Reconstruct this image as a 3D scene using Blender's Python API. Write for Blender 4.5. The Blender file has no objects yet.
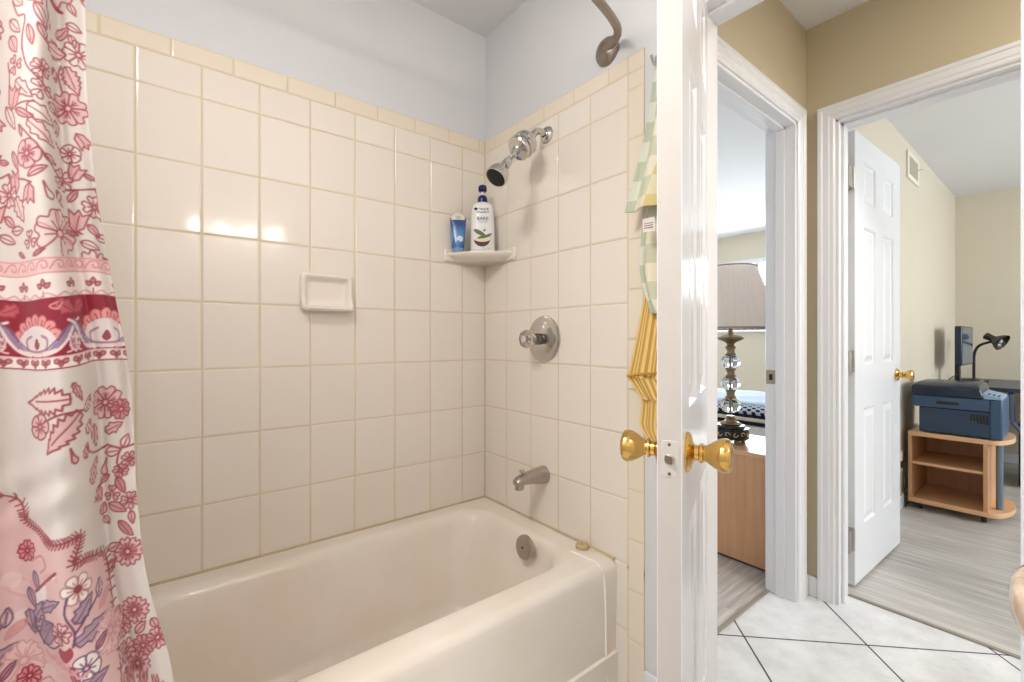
import bpy, math, random
import numpy as np
from mathutils import Vector, Matrix
R = random.Random(7)
PI = math.pi
sc = bpy.context.scene
COL = sc.collection

# ------------------------------------------------------------------ constants
CAMZ = 0.0                      # world z is measured from the camera height
FL = -1.10                      # floor
CE = 1.33                       # ceiling
XB = -1.631                     # back (tub) wall face
YV = 1.1455                     # valve wall face
YV2 = 1.26                      # hall side of the valve wall
XH = -0.73                      # hall face of the bedroom door wall
XH2 = -0.845                    # bedroom face of it
YO = 2.204                      # hall face of the office door wall
YO2 = 2.322
YF = 5.91                       # far wall of office and bedroom
FOC, YAW = 449.56, 0.8991

# ------------------------------------------------------------------ materials
def lin(c):
    c = c / 255.0
    return c / 12.92 if c <= 0.04045 else ((c + 0.055) / 1.055) ** 2.4
def rgb(r, g, b): return (lin(r), lin(g), lin(b), 1.0)

MATS = {}
class NT:
    def __init__(s, name):
        m = bpy.data.materials.new(name); m.use_nodes = True
        s.m = m; s.t = m.node_tree; s.n = s.t.nodes; s.l = s.t.links
        s.bsdf = s.n['Principled BSDF']; s.out = s.n['Material Output']
    def node(s, typ, **kw):
        n = s.n.new(typ)
        for k, v in kw.items(): setattr(n, k, v)
        return n
    def link(s, a, b): s.l.new(a, b)
    def setin(s, k, v):
        if hasattr(v, 'links') or hasattr(v, 'is_linked'): s.link(v, s.bsdf.inputs[k])
        else: s.bsdf.inputs[k].default_value = v
    def math(s, op, a, b=None, c=None):
        n = s.node('ShaderNodeMath', operation=op)
        for i, v in enumerate((a, b, c)):
            if v is None: continue
            if hasattr(v, 'is_linked'): s.link(v, n.inputs[i])
            else: n.inputs[i].default_value = v
        return n.outputs[0]
    def mix(s, fac, a, b):
        n = s.node('ShaderNodeMix', data_type='RGBA')
        for i, v in ((0, fac), (6, a), (7, b)):
            if hasattr(v, 'is_linked'): s.link(v, n.inputs[i])
            else: n.inputs[i].default_value = v
        return n.outputs[2]
    def coord(s, which='Object'):
        return s.node('ShaderNodeTexCoord').outputs[which]
    def mapping(s, vec, scale=(1, 1, 1), loc=(0, 0, 0), rot=(0, 0, 0)):
        n = s.node('ShaderNodeMapping'); s.link(vec, n.inputs[0])
        n.inputs['Scale'].default_value = scale; n.inputs['Location'].default_value = loc; n.inputs['Rotation'].default_value = rot
        return n.outputs[0]
    def noise(s, vec, scale=5, detail=3, rough=0.5):
        n = s.node('ShaderNodeTexNoise'); s.link(vec, n.inputs['Vector'])
        n.inputs['Scale'].default_value = scale; n.inputs['Detail'].default_value = detail; n.inputs['Roughness'].default_value = rough
        return n.outputs['Fac']
    def ramp(s, fac, stops):
        n = s.node('ShaderNodeValToRGB'); s.link(fac, n.inputs[0])
        e = n.color_ramp.elements
        while len(e) < len(stops): e.new(0.5)
        for el, (p, c) in zip(e, stops): el.position = p; el.color = c
        return n.outputs[0]
    def bump(s, h, strength=0.2, dist=0.002):
        n = s.node('ShaderNodeBump'); s.link(h, n.inputs['Height'])
        n.inputs['Strength'].default_value = strength; n.inputs['Distance'].default_value = dist
        s.link(n.outputs[0], s.bsdf.inputs['Normal'])
    def sep(s, vec):
        n = s.node('ShaderNodeSeparateXYZ'); s.link(vec, n.inputs[0]); return n.outputs

def plain(name, col, rough=0.5, metal=0.0, var=0.05, vscale=8, bump=0.0, bscale=60, spec=0.5, **kw):
    """principled material with a little procedural variation of tone"""
    if name in MATS: return MATS[name]
    t = NT(name); co = t.coord()
    c2 = tuple(max(0, x * (1 - var)) for x in col[:3]) + (1,)
    c1 = tuple(min(1, x * (1 + var * .6)) for x in col[:3]) + (1,)
    t.setin('Base Color', t.mix(t.noise(co, vscale, 3), c2, c1))
    t.setin('Roughness', rough); t.setin('Metallic', metal); t.setin('Specular IOR Level', spec)
    for k, v in kw.items(): t.setin(k.replace('_', ' '), v)
    if bump: t.bump(t.noise(co, bscale, 4), bump)
    MATS[name] = t.m; return t.m

def wood(name, ca, cb, axis='x', rough=0.4, sc_=3.0):
    if name in MATS: return MATS[name]
    t = NT(name); co = t.coord()
    s = {'x': (1, 14, 14), 'y': (14, 1, 14), 'z': (14, 14, 1)}[axis]
    v = t.mapping(co, s)
    n1 = t.noise(v, sc_, 6, .6); n2 = t.noise(v, sc_ * 5, 3, .5)
    f = t.math('ADD', t.math('MULTIPLY', n1, .75), t.math('MULTIPLY', n2, .25))
    t.setin('Base Color', t.ramp(f, [(.3, ca), (.7, cb)])); t.setin('Roughness', rough)
    t.bump(f, .06, .001); MATS[name] = t.m; return t.m

# ------------------------------------------------------------------ mesh builder
class MB:
    def __init__(s, M=None):
        s.v = []; s.f = []; s.mi = []; s.uv = {}; s.M = M; s.sm = []
    def add(s, vs, fs, mi=0, uvs=None, smooth=None):
        o = len(s.v)
        for p in vs:
            p = Vector(p)
            s.v.append(s.M @ p if s.M is not None else p)
        if uvs:
            for i, q in enumerate(uvs): s.uv[o + i] = q
        for f in fs:
            s.f.append([i + o for i in f]); s.mi.append(mi); s.sm.append(smooth)
        return s
    def box(s, x0, x1, y0, y1, z0, z1, mi=0):
        v = [(x, y, z) for x in (x0, x1) for y in (y0, y1) for z in (z0, z1)]
        return s.add(v, [(0, 1, 3, 2), (4, 6, 7, 5), (0, 4, 5, 1), (2, 3, 7, 6), (0, 2, 6, 4), (1, 5, 7, 3)], mi)
    def obox(s, c, size, rz=0, rx=0, ry=0, mi=0):
        m = Matrix.Translation(c) @ Matrix.Rotation(rz, 4, 'Z') @ Matrix.Rotation(ry, 4, 'Y') @ Matrix.Rotation(rx, 4, 'X')
        a, b, d = (q / 2 for q in size)
        v = [m @ Vector((x, y, z)) for x in (-a, a) for y in (-b, b) for z in (-d, d)]
        return s.add(v, [(0, 1, 3, 2), (4, 6, 7, 5), (0, 4, 5, 1), (2, 3, 7, 6), (0, 2, 6, 4), (1, 5, 7, 3)], mi)
    def loft(s, loops, closed=True, caps=(True, True), mi=0):
        n = len(loops[0]); v = [p for L in loops for p in L]; f = []
        for k in range(len(loops) - 1):
            for i in range(n if closed else n - 1):
                j = (i + 1) % n
                f.append((k * n + i, k * n + j, (k + 1) * n + j, (k + 1) * n + i))
        if caps[0]: f.append(tuple(range(n))[::-1])
        if caps[1]: f.append(tuple(range((len(loops) - 1) * n, len(loops) * n)))
        return s.add(v, f, mi)
    def lathe(s, prof, o=(0, 0, 0), axis=(0, 0, 1), seg=32, mi=0, ripple=None, caps=(True, True)):
        """prof: (radius, height along axis)"""
        ax = Vector(axis).normalized()
        q = Vector((1, 0, 0)) if abs(ax.x) < .9 else Vector((0, 1, 0))
        e1 = ax.cross(q).normalized(); e2 = ax.cross(e1)
        L = []
        for r, h in prof:
            r = max(r, 1e-5); loop = []
            for i in range(seg):
                a = 2 * PI * i / seg
                rr = r * (1 + (ripple(a) if ripple else 0))
                loop.append(Vector(o) + ax * h + e1 * math.cos(a) * rr + e2 * math.sin(a) * rr)
            L.append(loop)
        return s.loft(L, True, caps, mi)
    def tube(s, pts, rad, seg=12, mi=0, caps=(True, True)):
        pts = [Vector(p) for p in pts]; n = len(pts)
        rads = rad if isinstance(rad, (list, tuple)) else [rad] * n
        L = []; e1 = None
        for i, p in enumerate(pts):
            t = (pts[min(i + 1, n - 1)] - pts[max(i - 1, 0)]).normalized()
            if e1 is None:
                q = Vector((0, 0, 1)) if abs(t.z) < .9 else Vector((1, 0, 0)); e1 = t.cross(q).normalized()
            else: e1 = (e1 - t * e1.dot(t)).normalized()
            e2 = t.cross(e1)
            L.append([p + (e1 * math.cos(2 * PI * k / seg) + e2 * math.sin(2 * PI * k / seg)) * rads[i] for k in range(seg)])
        return s.loft(L, True, caps, mi)
    def prism(s, poly, fn, d0, d1, mi=0):
        """poly 2-D outline; fn(a, b, d) -> point"""
        return s.loft([[fn(a, b, d0) for a, b in poly], [fn(a, b, d1) for a, b in poly]], True, (True, True), mi)
    def grid(s, nu, nv, fn, mi=0, uvfn=None):
        v = []; uv = []
        for j in range(nv + 1):
            for i in range(nu + 1):
                u, w = i / nu, j / nv
                v.append(fn(u, w)); uv.append(uvfn(u, w) if uvfn else (u, w))
        f = [(j * (nu + 1) + i, j * (nu + 1) + i + 1, (j + 1) * (nu + 1) + i + 1, (j + 1) * (nu + 1) + i) for j in range(nv) for i in range(nu)]
        return s.add(v, f, mi, uv)
    def build(s, name, mats, parent=None, bevel=0, bseg=2, angle=35, solid=0, sub=0, label=None, kind=None, recalc=True, origin='base'):
        if not isinstance(mats, (list, tuple)): mats = [mats]
        xs = [p.x for p in s.v]; ys = [p.y for p in s.v]; zs = [p.z for p in s.v]
        org = Vector(((min(xs) + max(xs)) / 2, (min(ys) + max(ys)) / 2, min(zs)))
        if origin == 'world': org = Vector((0, 0, 0))
        me = bpy.data.meshes.new(name)
        me.from_pydata([tuple(p - org) for p in s.v], [], s.f)
        for m in mats: me.materials.append(m)
        me.polygons.foreach_set('material_index', s.mi)
        if s.uv:
            ul = me.uv_layers.new(name='UVMap')
            for lp in me.loops: ul.data[lp.index].uv = s.uv.get(lp.vertex_index, (0, 0))
        if recalc:
            import bmesh
            bm = bmesh.new(); bm.from_mesh(me); bmesh.ops.recalc_face_normals(bm, faces=bm.faces); bm.to_mesh(me); bm.free()
        me.polygons.foreach_set('use_smooth', [True] * len(me.polygons))
        try: me.set_sharp_from_angle(angle=math.radians(angle))
        except Exception: pass
        o = bpy.data.objects.new(name, me); COL.objects.link(o)
        if parent is not None:
            o.parent = parent
            pw = Vector((0, 0, 0)); q = parent
            while q is not None: pw += q.location; q = q.parent
            o.location = org - pw
        else: o.location = org
        if solid:
            md = o.modifiers.new('solid', 'SOLIDIFY'); md.thickness = solid; md.offset = 0
        if bevel:
            md = o.modifiers.new('bevel', 'BEVEL'); md.width = bevel; md.segments = bseg; md.limit_method = 'ANGLE'; md.angle_limit = math.radians(40)
        if sub:
            md = o.modifiers.new('sub', 'SUBSURF'); md.levels = sub; md.render_levels = sub
        if label: o['label'] = label
        if kind: o['kind'] = kind
        return o

def thing(name, label, cat, loc, group=None, kind=None):
    o = bpy.data.objects.new(name, None); COL.objects.link(o); o.location = loc; o.empty_display_size = .05
    return tag(o, label, cat, group, kind)
def tag(o, label=None, cat=None, group=None, kind=None):
    if label: o['label'] = label
    if cat: o['category'] = cat
    if group: o['group'] = group
    if kind: o['kind'] = kind
    return o
def struct(o): o['kind'] = 'structure'; return o

def catmull(P, n=8, closed=False):
    P = [Vector(p) for p in P]; out = []; m = len(P)
    rng = range(m if closed else m - 1)
    for i in rng:
        if closed: a, b, c, d = P[(i - 1) % m], P[i], P[(i + 1) % m], P[(i + 2) % m]
        else: a, b, c, d = P[max(i - 1, 0)], P[i], P[i + 1], P[min(i + 2, m - 1)]
        for k in range(n):
            t = k / n
            out.append(.5 * ((2 * b) + (c - a) * t + (2 * a - 5 * b + 4 * c - d) * t * t + (3 * b - a - 3 * c + d) * t ** 3))
    if not closed: out.append(P[-1])
    return out

def ray(u, v):
    r = (u - 512) / FOC; c, s_ = math.cos(YAW), math.sin(YAW)
    return Vector((-s_ + c * r, c + s_ * r, -(v - 338.2) / FOC))

# ------------------------------------------------------------------ palette
M_white_wall = plain('white_wall_paint', rgb(220, 220, 221), .55, var=.02, bump=.12, bscale=90)
M_ceil = plain('ceiling_paint', rgb(229, 229, 229), .75, var=.02, bump=.15, bscale=120)
M_beige_wall = plain('beige_wall_paint', rgb(203, 190, 163), .5, var=.025, bump=.12, bscale=90)
M_beige_light = plain('pale_beige_wall_paint', rgb(214, 203, 182), .38, var=.025, bump=.1, bscale=90)
M_trim = plain('white_gloss_trim', rgb(232, 232, 235), .28, var=.02, vscale=5)
M_door = plain('white_door_paint', rgb(232, 233, 236), .22, var=.02, vscale=4, bump=.05, bscale=14)
M_tub = plain('tub_enamel', rgb(232, 219, 204), .10, var=.035, vscale=3.2)
M_ceramic = plain('ceramic_glaze', rgb(239, 230, 219), .15, var=.02)
M_chrome = plain('chrome', rgb(205, 202, 198), .12, 1, var=.03)
M_nickel = plain('brushed_nickel', rgb(138, 128, 120), .3, 1, var=.06, vscale=20)
M_dullmetal = plain('worn_spout_metal', rgb(186, 176, 168), .36, 1, var=.2, vscale=45)
M_rod = plain('dark_nickel_rod', rgb(160, 148, 138), .32, 1, var=.05)
M_brass = plain('polished_brass', rgb(212, 172, 98), .12, 1, var=.04)
M_steel = plain('latch_steel', rgb(190, 186, 180), .3, 1, var=.05)
M_black = plain('black_plastic', rgb(22, 22, 26), .3, var=.1)
M_rubber = plain('dark_rubber', rgb(30, 28, 27), .6, var=.1)
M_grout = plain('cream_grout', rgb(224, 208, 178), .85, var=.16, vscale=3.0)

def tile_mat(name, a, b):
    t = NT(name); co = t.coord()
    g = t.node('ShaderNodeNewGeometry')
    n = t.noise(co, 6, 4)
    c = t.mix(g.outputs['Random Per Island'], a, b)
    d = tuple(x * .94 for x in a[:3]) + (1,)
    t.setin('Base Color', t.mix(t.math('MULTIPLY', n, .5), c, d))
    t.setin('Roughness', t.math('ADD', .07, t.math('MULTIPLY', n, .06)))
    t.bump(t.noise(co, 7, 1), .035, .001)
    return t.m
M_tile = tile_mat('cream_glazed_tile', rgb(240, 231, 219), rgb(237, 227, 214))
M_tile_trim = tile_mat('warm_trim_tile', rgb(239, 227, 208), rgb(236, 223, 202))

def laminate(name, along):
    t = NT(name); co = t.coord()
    v = t.mapping(co, (1, 1, 1), rot=(0, 0, 0 if along == 'x' else PI / 2))
    br = t.node('ShaderNodeTexBrick'); t.link(v, br.inputs['Vector'])
    for k, q in (('Scale', 1), ('Mortar Size', .0012), ('Brick Width', 1.22), ('Row Height', .15), ('Mortar Smooth', .1), ('Bias', 0)): br.inputs[k].default_value = q
    br.inputs['Color1'].default_value = rgb(208, 202, 195); br.inputs['Color2'].default_value = rgb(160, 154, 147); br.inputs['Mortar'].default_value = rgb(150, 144, 138)
    w = t.mapping(v, (1.1, 20, 1))
    n = t.noise(w, 3, 6, .62)
    t.setin('Base Color', t.mix(t.math('MULTIPLY', n, .9), br.outputs['Color'], t.ramp(n, [(.34, rgb(134, 128, 122)), (.64, rgb(220, 215, 209))])))
    t.setin('Roughness', .32); t.bump(n, .05, .001)
    return t.m
M_lam_x = laminate('grey_laminate_planks', 'x'); M_lam_y = laminate('grey_laminate_planks_bedroom', 'y')

def hall_tile():
    t = NT('white_diagonal_floor_tile'); co = t.coord(); x, y, z = t.sep(co)
    q = 2 ** -.5
    p1 = t.math('MULTIPLY', t.math('SUBTRACT', t.math('ADD', x, y), 0.936 ), q)
    p2 = t.math('MULTIPLY', t.math('SUBTRACT', t.math('SUBTRACT', y, x), 2.468), q)
    d = t.math('MINIMUM', t.math('PINGPONG', p1, .21), t.math('PINGPONG', p2, .21))
    m = t.math('LESS_THAN', d, .0032)
    n = t.noise(co, 5, 6, .65); n2 = t.noise(co, 17, 5, .7)
    base = t.ramp(t.math('ADD', t.math('MULTIPLY', n, .6), t.math('MULTIPLY', n2, .4)), [(.3, rgb(206, 205, 204)), (.6, rgb(236, 236, 236))])
    t.setin('Base Color', t.mix(m, base, rgb(62, 66, 70)))
    t.setin('Roughness', t.math('ADD', .22, t.math('MULTIPLY', m, .5)))
    t.bump(t.math('SUBTRACT', 1, m), .3, .001)
    return t.m
M_hall_floor = hall_tile()

# ------------------------------------------------------------------ room shell
XR = 0.50                        # right wall of the bathroom
YR = -1.0                        # rear wall of the bathroom
BX0, BX1 = -0.652, -0.040        # bathroom door opening
OX0, OX1 = -0.622, 0.14          # office door opening
LY0, LY1 = 1.36, 2.10            # bedroom door opening
HD = 0.903                       # head height of the openings
T = .1
struct(MB().box(XB, XR, YR, YV2 - .002, FL - T, FL).build('floor', M_hall_floor, origin='world'))
struct(MB().box(XH2, 2.6, YV2 - .002, YO2, FL - T, FL).build('floor', M_hall_floor, origin='world'))
struct(MB().box(-4.4, XH2, YV2, YF, FL - T, FL).build('floor', M_lam_y, origin='world'))
struct(MB().box(XH2, 2.6, YO2, YF, FL - T, FL).build('floor', M_lam_x, origin='world'))
struct(MB().box(XB - .1, XR + .1, YR - .1, YV + .05, CE, CE + T).build('ceiling', M_ceil))
struct(MB().box(-4.5, 2.7, YV + .05, YF + .1, CE, CE + T).build('ceiling', M_ceil))
# bathroom
struct(MB().box(XB - T, XB, YR - .1, YV2, FL, CE).build('wall_back', M_white_wall))
w = MB(); w.box(-4.4, BX0, YV, YV2, FL, CE); w.box(BX1, 2.6, YV, YV2, FL, CE); w.box(BX0, BX1, YV, YV2, HD, CE)
# hall and bedroom faces of that wall carry beige paint: thin skim layer of its own
struct(w.build('wall_valve', M_white_wall))
w = MB(); w.box(BX1 + .0, 2.6, YV2, YV2 + .004, FL, CE); w.box(XH, BX0, YV2, YV2 + .004, FL, CE); w.box(BX0, BX1, YV2, YV2 + .004, HD, CE)
struct(w.build('wall_hall_near', M_beige_wall))
struct(MB().box(XR, XR + T, YR - .1, YV, FL, CE).build('wall_right', M_white_wall))
struct(MB().box(XB - T, XR, YR - T, YR, FL, CE).build('wall_rear', M_white_wall))
struct(MB().box(XB, -.80, -.50, -.385, FL, CE).build('wall_tub_foot', M_white_wall))
# bedroom door wall (hall left) – hall face beige
w = MB(); w.box(XH2, XH, YV2 + .004, LY0, FL, CE); w.box(XH2, XH, LY1, YO2, FL, CE); w.box(XH2, XH, LY0, LY1, HD, CE)
struct(w.build('wall_hall_left', M_beige_wall))
struct(MB().box(XH2, -.718, YO2, YF, FL, CE).build('wall_office_left', M_beige_light))
w = MB(); w.box(XH, OX0, YO, YO2, FL, CE); w.box(OX1, 2.6, YO, YO2, FL, CE); w.box(OX0, OX1, YO, YO2, HD, CE)
struct(w.build('wall_hall_far', M_beige_wall))
# far wall with bedroom window opening
WX0, WX1, WZ0, WZ1 = -3.25, -1.75, .095, 1.0
w = MB(); w.box(-4.4, WX0, YF, YF + T, FL, CE); w.box(WX1, 2.6, YF, YF + T, FL, CE); w.box(WX0, WX1, YF, YF + T, FL, WZ0); w.box(WX0, WX1, YF, YF + T, WZ1, CE)
struct(w.build('wall_far', M_beige_light))
# right wall of hall and office, with a wide office window
w = MB(); w.box(2.6, 2.7, YV, 3.2, FL, CE); w.box(2.6, 2.7, 5.3, YF + T, FL, CE); w.box(2.6, 2.7, 3.2, 5.3, FL, -.25); w.box(2.6, 2.7, 3.2, 5.3, 1.0, CE)
struct(w.build('wall_office_right', M_beige_light))
# left wall of the bedroom with an unseen window added for light
w = MB(); w.box(-4.5, -4.4, YV, 2.4, FL, CE); w.box(-4.5, -4.4, 4.4, YF + T, FL, CE); w.box(-4.5, -4.4, 2.4, 4.4, FL, -.25); w.box(-4.5, -4.4, 2.4, 4.4, 1.0, CE)
struct(w.build('wall_bedroom_left', M_beige_light))

# ------------------------------------------------------------------ wall tiles
def tiles(cells, fn, mb, mi=0, gap=.0013):
    for (a0, a1, b0, b1) in cells:
        if a1 - a0 < .006 or b1 - b0 < .006: continue
        t1, t2, t3 = (R.uniform(-.0003, .0003) for _ in range(3))
        def P(a, b, h):
            return fn(a, b, h + t1 + t2 * (a - (a0 + a1) / 2) / .08 + t3 * (b - (b0 + b1) / 2) / .1)
        rings = []
        for ins, h in ((gap, .002), (gap + .0006, .0036), (gap + .002, .0047), (gap + .005, .0052)):
            rings.append([P(a0 + ins, b0 + ins, h), P(a1 - ins, b0 + ins, h), P(a1 - ins, b1 - ins, h), P(a0 + ins, b1 - ins, h)])
        mb.loft(rings, True, (False, True), mi)
ZROW = [.812, .7158, .5134, .311, .1086, -.0938, -.2962, -.4986, -.698]
# back wall: a = y
ycols = [YV - .006, 1.0247]
while ycols[-1] > -.38: ycols.append(ycols[-1] - .1524)
ycols[-1] = -.384
mb = MB(); bk = lambda a, b, h: (XB + h, a, b)
cells = [(ycols[i + 1], ycols[i], ZROW[j + 1], ZROW[j]) for i in range(len(ycols) - 1) for j in range(len(ZROW) - 1)]
tiles(cells, bk, mb)
tj = [YV - .006, 1.112]
while tj[-1] > -.38: tj.append(tj[-1] - .1535)
tj[-1] = -.384
tiles([(tj[i + 1], tj[i], .812, .867) for i in range(len(tj) - 1)], bk, mb, 1)
mb.box(XB - .001, XB + .0040, -.384, YV, -.71, .8665, 2)
o = struct(mb.build('wall_back_tiles', [M_tile, M_tile_trim, M_grout], angle=6, recalc=False, origin='world')); o.name = 'trim_1'
# valve wall: a = x
xc = [XB + .006, XB + .1596]
for k in range(5): xc.append(xc[-1] + .1524)
xc = xc[:6]; xe = -.862; xc[-1] = xe
mb = MB(); vk = lambda a, b, h: (a, YV - h, b)
zr2 = ZROW + [-.9, FL + .002]
cells = []
for i in range(len(xc) - 1):
    for j in range(len(zr2) - 1):
        a0, a1 = xc[i], xc[i + 1]
        if j >= 8:
            if a1 < -.9: continue
            a0 = max(a0, -.93)
        cells.append((a0, a1, zr2[j + 1], zr2[j]))
tiles(cells, vk, mb)
tx = [xe, -.937]
while tx[-1] > XB: tx.append(tx[-1] - .1535)
tx[-1] = XB + .006
tiles([(tx[i + 1], tx[i], .812, .867) for i in range(len(tx) - 1)], vk, mb, 1)
tz = [.867, .812 - .0, .761]
tz = [.867, .761]
while tz[-1] > FL: tz.append(tz[-1] - .153)
tz[-1] = FL + .002
tz = [.867, .812, .761] + tz[2:]
tiles([(xe, -.803, tz[i + 1], tz[i]) for i in range(len(tz) - 1)], vk, mb, 1)
mb.box(XB, -.8035, YV - .0040, YV + .001, -.71, .8665, 2); mb.box(-.905, -.8035, YV - .0040, YV + .001, FL, -.7, 2)
o = struct(mb.build('trim_2', [M_tile, M_tile_trim, M_grout], angle=6, recalc=False, origin='world'))

# ------------------------------------------------------------------ door casings, jambs, thresholds, baseboards
def casing(fn, a0, a1, zt, name, wid=.06, jamb_lo=None):
    """moulded casing round an opening; fn(a, z, h) h = out from the wall"""
    prof = [(0, .006), (.006, .011), (.018, .011), (.022, .014), (.042, .014), (.047, .018), (wid, .018), (wid, 0), (0, 0)]
    mb = MB(); L = []
    def ring(c):
        return [c(q, h) for q, h in prof]
    L = [ring(lambda q, h: fn(a0 - q, FL, h)), ring(lambda q, h: fn(a0 - q, zt + q, h)), ring(lambda q, h: fn(a1 + q, zt + q, h)), ring(lambda q, h: fn(a1 + q, FL, h))]
    mb.loft(L, True, (True, True))
    return mb
def jamb(fn, a0, a1, d0, d1, zt, stop0, stop1):
    """three boards lining an opening and the stop strips on them; fn(a, d, z)"""
    mb = MB(); t = .012
    def bx(p, q):
        (x0, y0, z0), (x1, y1, z1) = fn(*p), fn(*q)
        mb.box(min(x0, x1), max(x0, x1), min(y0, y1), max(y0, y1), min(z0, z1), max(z0, z1))
    bx((a0 - .001, d0, FL), (a0 + t, d1, zt)); bx((a1 - t, d0, FL), (a1 + .001, d1, zt)); bx((a0, d0, zt - t), (a1, d1, zt + .001))
    s = .01
    bx((a0 + t, stop0, FL), (a0 + t + s, stop1, zt - t)); bx((a1 - t - s, stop0, FL), (a1 - t, stop1, zt - t)); bx((a0 + t, stop0, zt - t - s), (a1 - t, stop1, zt - t))
    return mb
mb = casing(lambda a, z, h: (a, YV - h, z), BX0, BX1, HD, 'c'); mb2 = jamb(lambda a, d, z: (a, d, z), BX0, BX1, YV, YV2, HD, YV + .04, YV + .075)
struct(mb.build('trim_3', M_trim, angle=15)); struct(mb2.build('trim_4', M_trim, bevel=.002))
mb = casing(lambda a, z, h: (a, YV2 + .004 + h, z), BX0, BX1, HD, 'c'); struct(mb.build('trim_5', M_trim, angle=15))
# bedroom door
mb = casing(lambda a, z, h: (XH + h, a, z), LY0, LY1, HD, 'c'); struct(mb.build('trim_6', M_trim, angle=15))
jam_l = jamb(lambda a, d, z: (d, a, z), LY0, LY1, XH2, XH, HD, XH2 + .04, XH2 + .075).build('trim_7', M_trim, bevel=.002); struct(jam_l)
mb = casing(lambda a, z, h: (XH2 - h, a, z), LY0, LY1, HD, 'c'); struct(mb.build('trim_8', M_trim, angle=15))
# office door
mb = casing(lambda a, z, h: (a, YO - h, z), OX0, OX1, HD, 'c'); struct(mb.build('trim_9', M_trim, angle=15))
struct(jamb(lambda a, d, z: (a, d, z), OX0, OX1, YO, YO2, HD, YO + .03, YO + .06).build('trim_10', M_trim, bevel=.002))
mb = casing(lambda a, z, h: (a, YO2 + h, z), OX0, OX1, HD, 'c'); struct(mb.build('trim_11', M_trim, angle=15))
# thresholds
M_thresh = plain('grey_threshold', rgb(150, 142, 128), .4, var=.1)
struct(MB().box(XH2 - .004, XH2 + .014, LY0 + .012, LY1 - .012, FL, FL + .006).build('trim_12', M_thresh, bevel=.002))
struct(MB().box(OX0 + .012, OX1 - .012, YO2 - .004, YO2 + .014, FL, FL + .006).build('trim_13', M_thresh, bevel=.002))
def board(x0, x1, y0, y1, name, h=.085, m=M_trim):
    struct(MB().box(x0, x1, y0, y1, FL, FL + h).build(name, m, bevel=.004))
board(XH, XH + .014, LY1 + .061, YO, 'baseboard_hall_left'); board(XH + .014, OX0 - .061, YO - .014, YO, 'baseboard_hall_far')
board(-.718, -.704, YO2 + .02, YF, 'baseboard_office_left'); board(-.704, 2.6, YF - .014, YF, 'baseboard_office_far')
board(-4.4, XH2, YF - .014, YF, 'baseboard_bedroom_far'); board(XH2 - .014, XH2, LY1 + .065, YF - .014, 'baseboard_bedroom_right')
board(-.80, BX0 - .061, YV - .014, YV, 'baseboard_bathroom', .115)

# ------------------------------------------------------------------ windows
M_blind = NT('daylit_window'); M_blind.setin('Base Color', rgb(235, 240, 245)); M_blind.setin('Emission Color', rgb(226, 238, 255)); M_blind.setin('Emission Strength', 3.0); M_blind = M_blind.m
def window(n, x0, x1, y0, y1, z0, z1, axis):
    mb = MB(); t = .05
    if axis == 'y':
        ym = (y0 + y1) / 2
        for a in ((x0, x0 + t, z0, z1), (x1 - t, x1, z0, z1), (x0 + t, x1 - t, z0, z0 + t), (x0 + t, x1 - t, z1 - t, z1), ((x0 + x1) / 2 - .02, (x0 + x1) / 2 + .02, z0 + t, z1 - t)):
            mb.box(a[0], a[1], y0, y1, a[2], a[3])
        f = struct(mb.build('window_%d' % n, M_trim, bevel=.003))
        MB().box(x0 + .02, x1 - .02, ym + .01, ym + .014, z0 + .02, z1 - .02).build('pane', M_blind, f)
        MB().box(x0 - .04, x1 + .04, y0 - .05, y0 - .001, z0 - .02, z0 + .005).build('sill', M_trim, f, bevel=.003)
    else:
        xm = (x0 + x1) / 2
        for a in ((y0, y0 + t, z0, z1), (y1 - t, y1, z0, z1), (y0 + t, y1 - t, z0, z0 + t), (y0 + t, y1 - t, z1 - t, z1), ((y0 + y1) / 2 - .02, (y0 + y1) / 2 + .02, z0 + t, z1 - t)):
            mb.box(x0, x1, a[0], a[1], a[2], a[3])
        f = struct(mb.build('window_%d' % n, M_trim, bevel=.003))
        MB().box(xm - .002, xm + .002, y0 + .02, y1 - .02, z0 + .02, z1 - .02).build('pane', M_blind, f)
window(1, WX0, WX1, YF, YF + .06, WZ0, WZ1, 'y')
window(2, 2.62, 2.68, 3.2, 5.3, -.25, 1.0, 'x')
window(3, -4.48, -4.42, 2.4, 4.4, -.25, 1.0, 'x')  # unseen window, added to bring daylight into the bedroom

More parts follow.
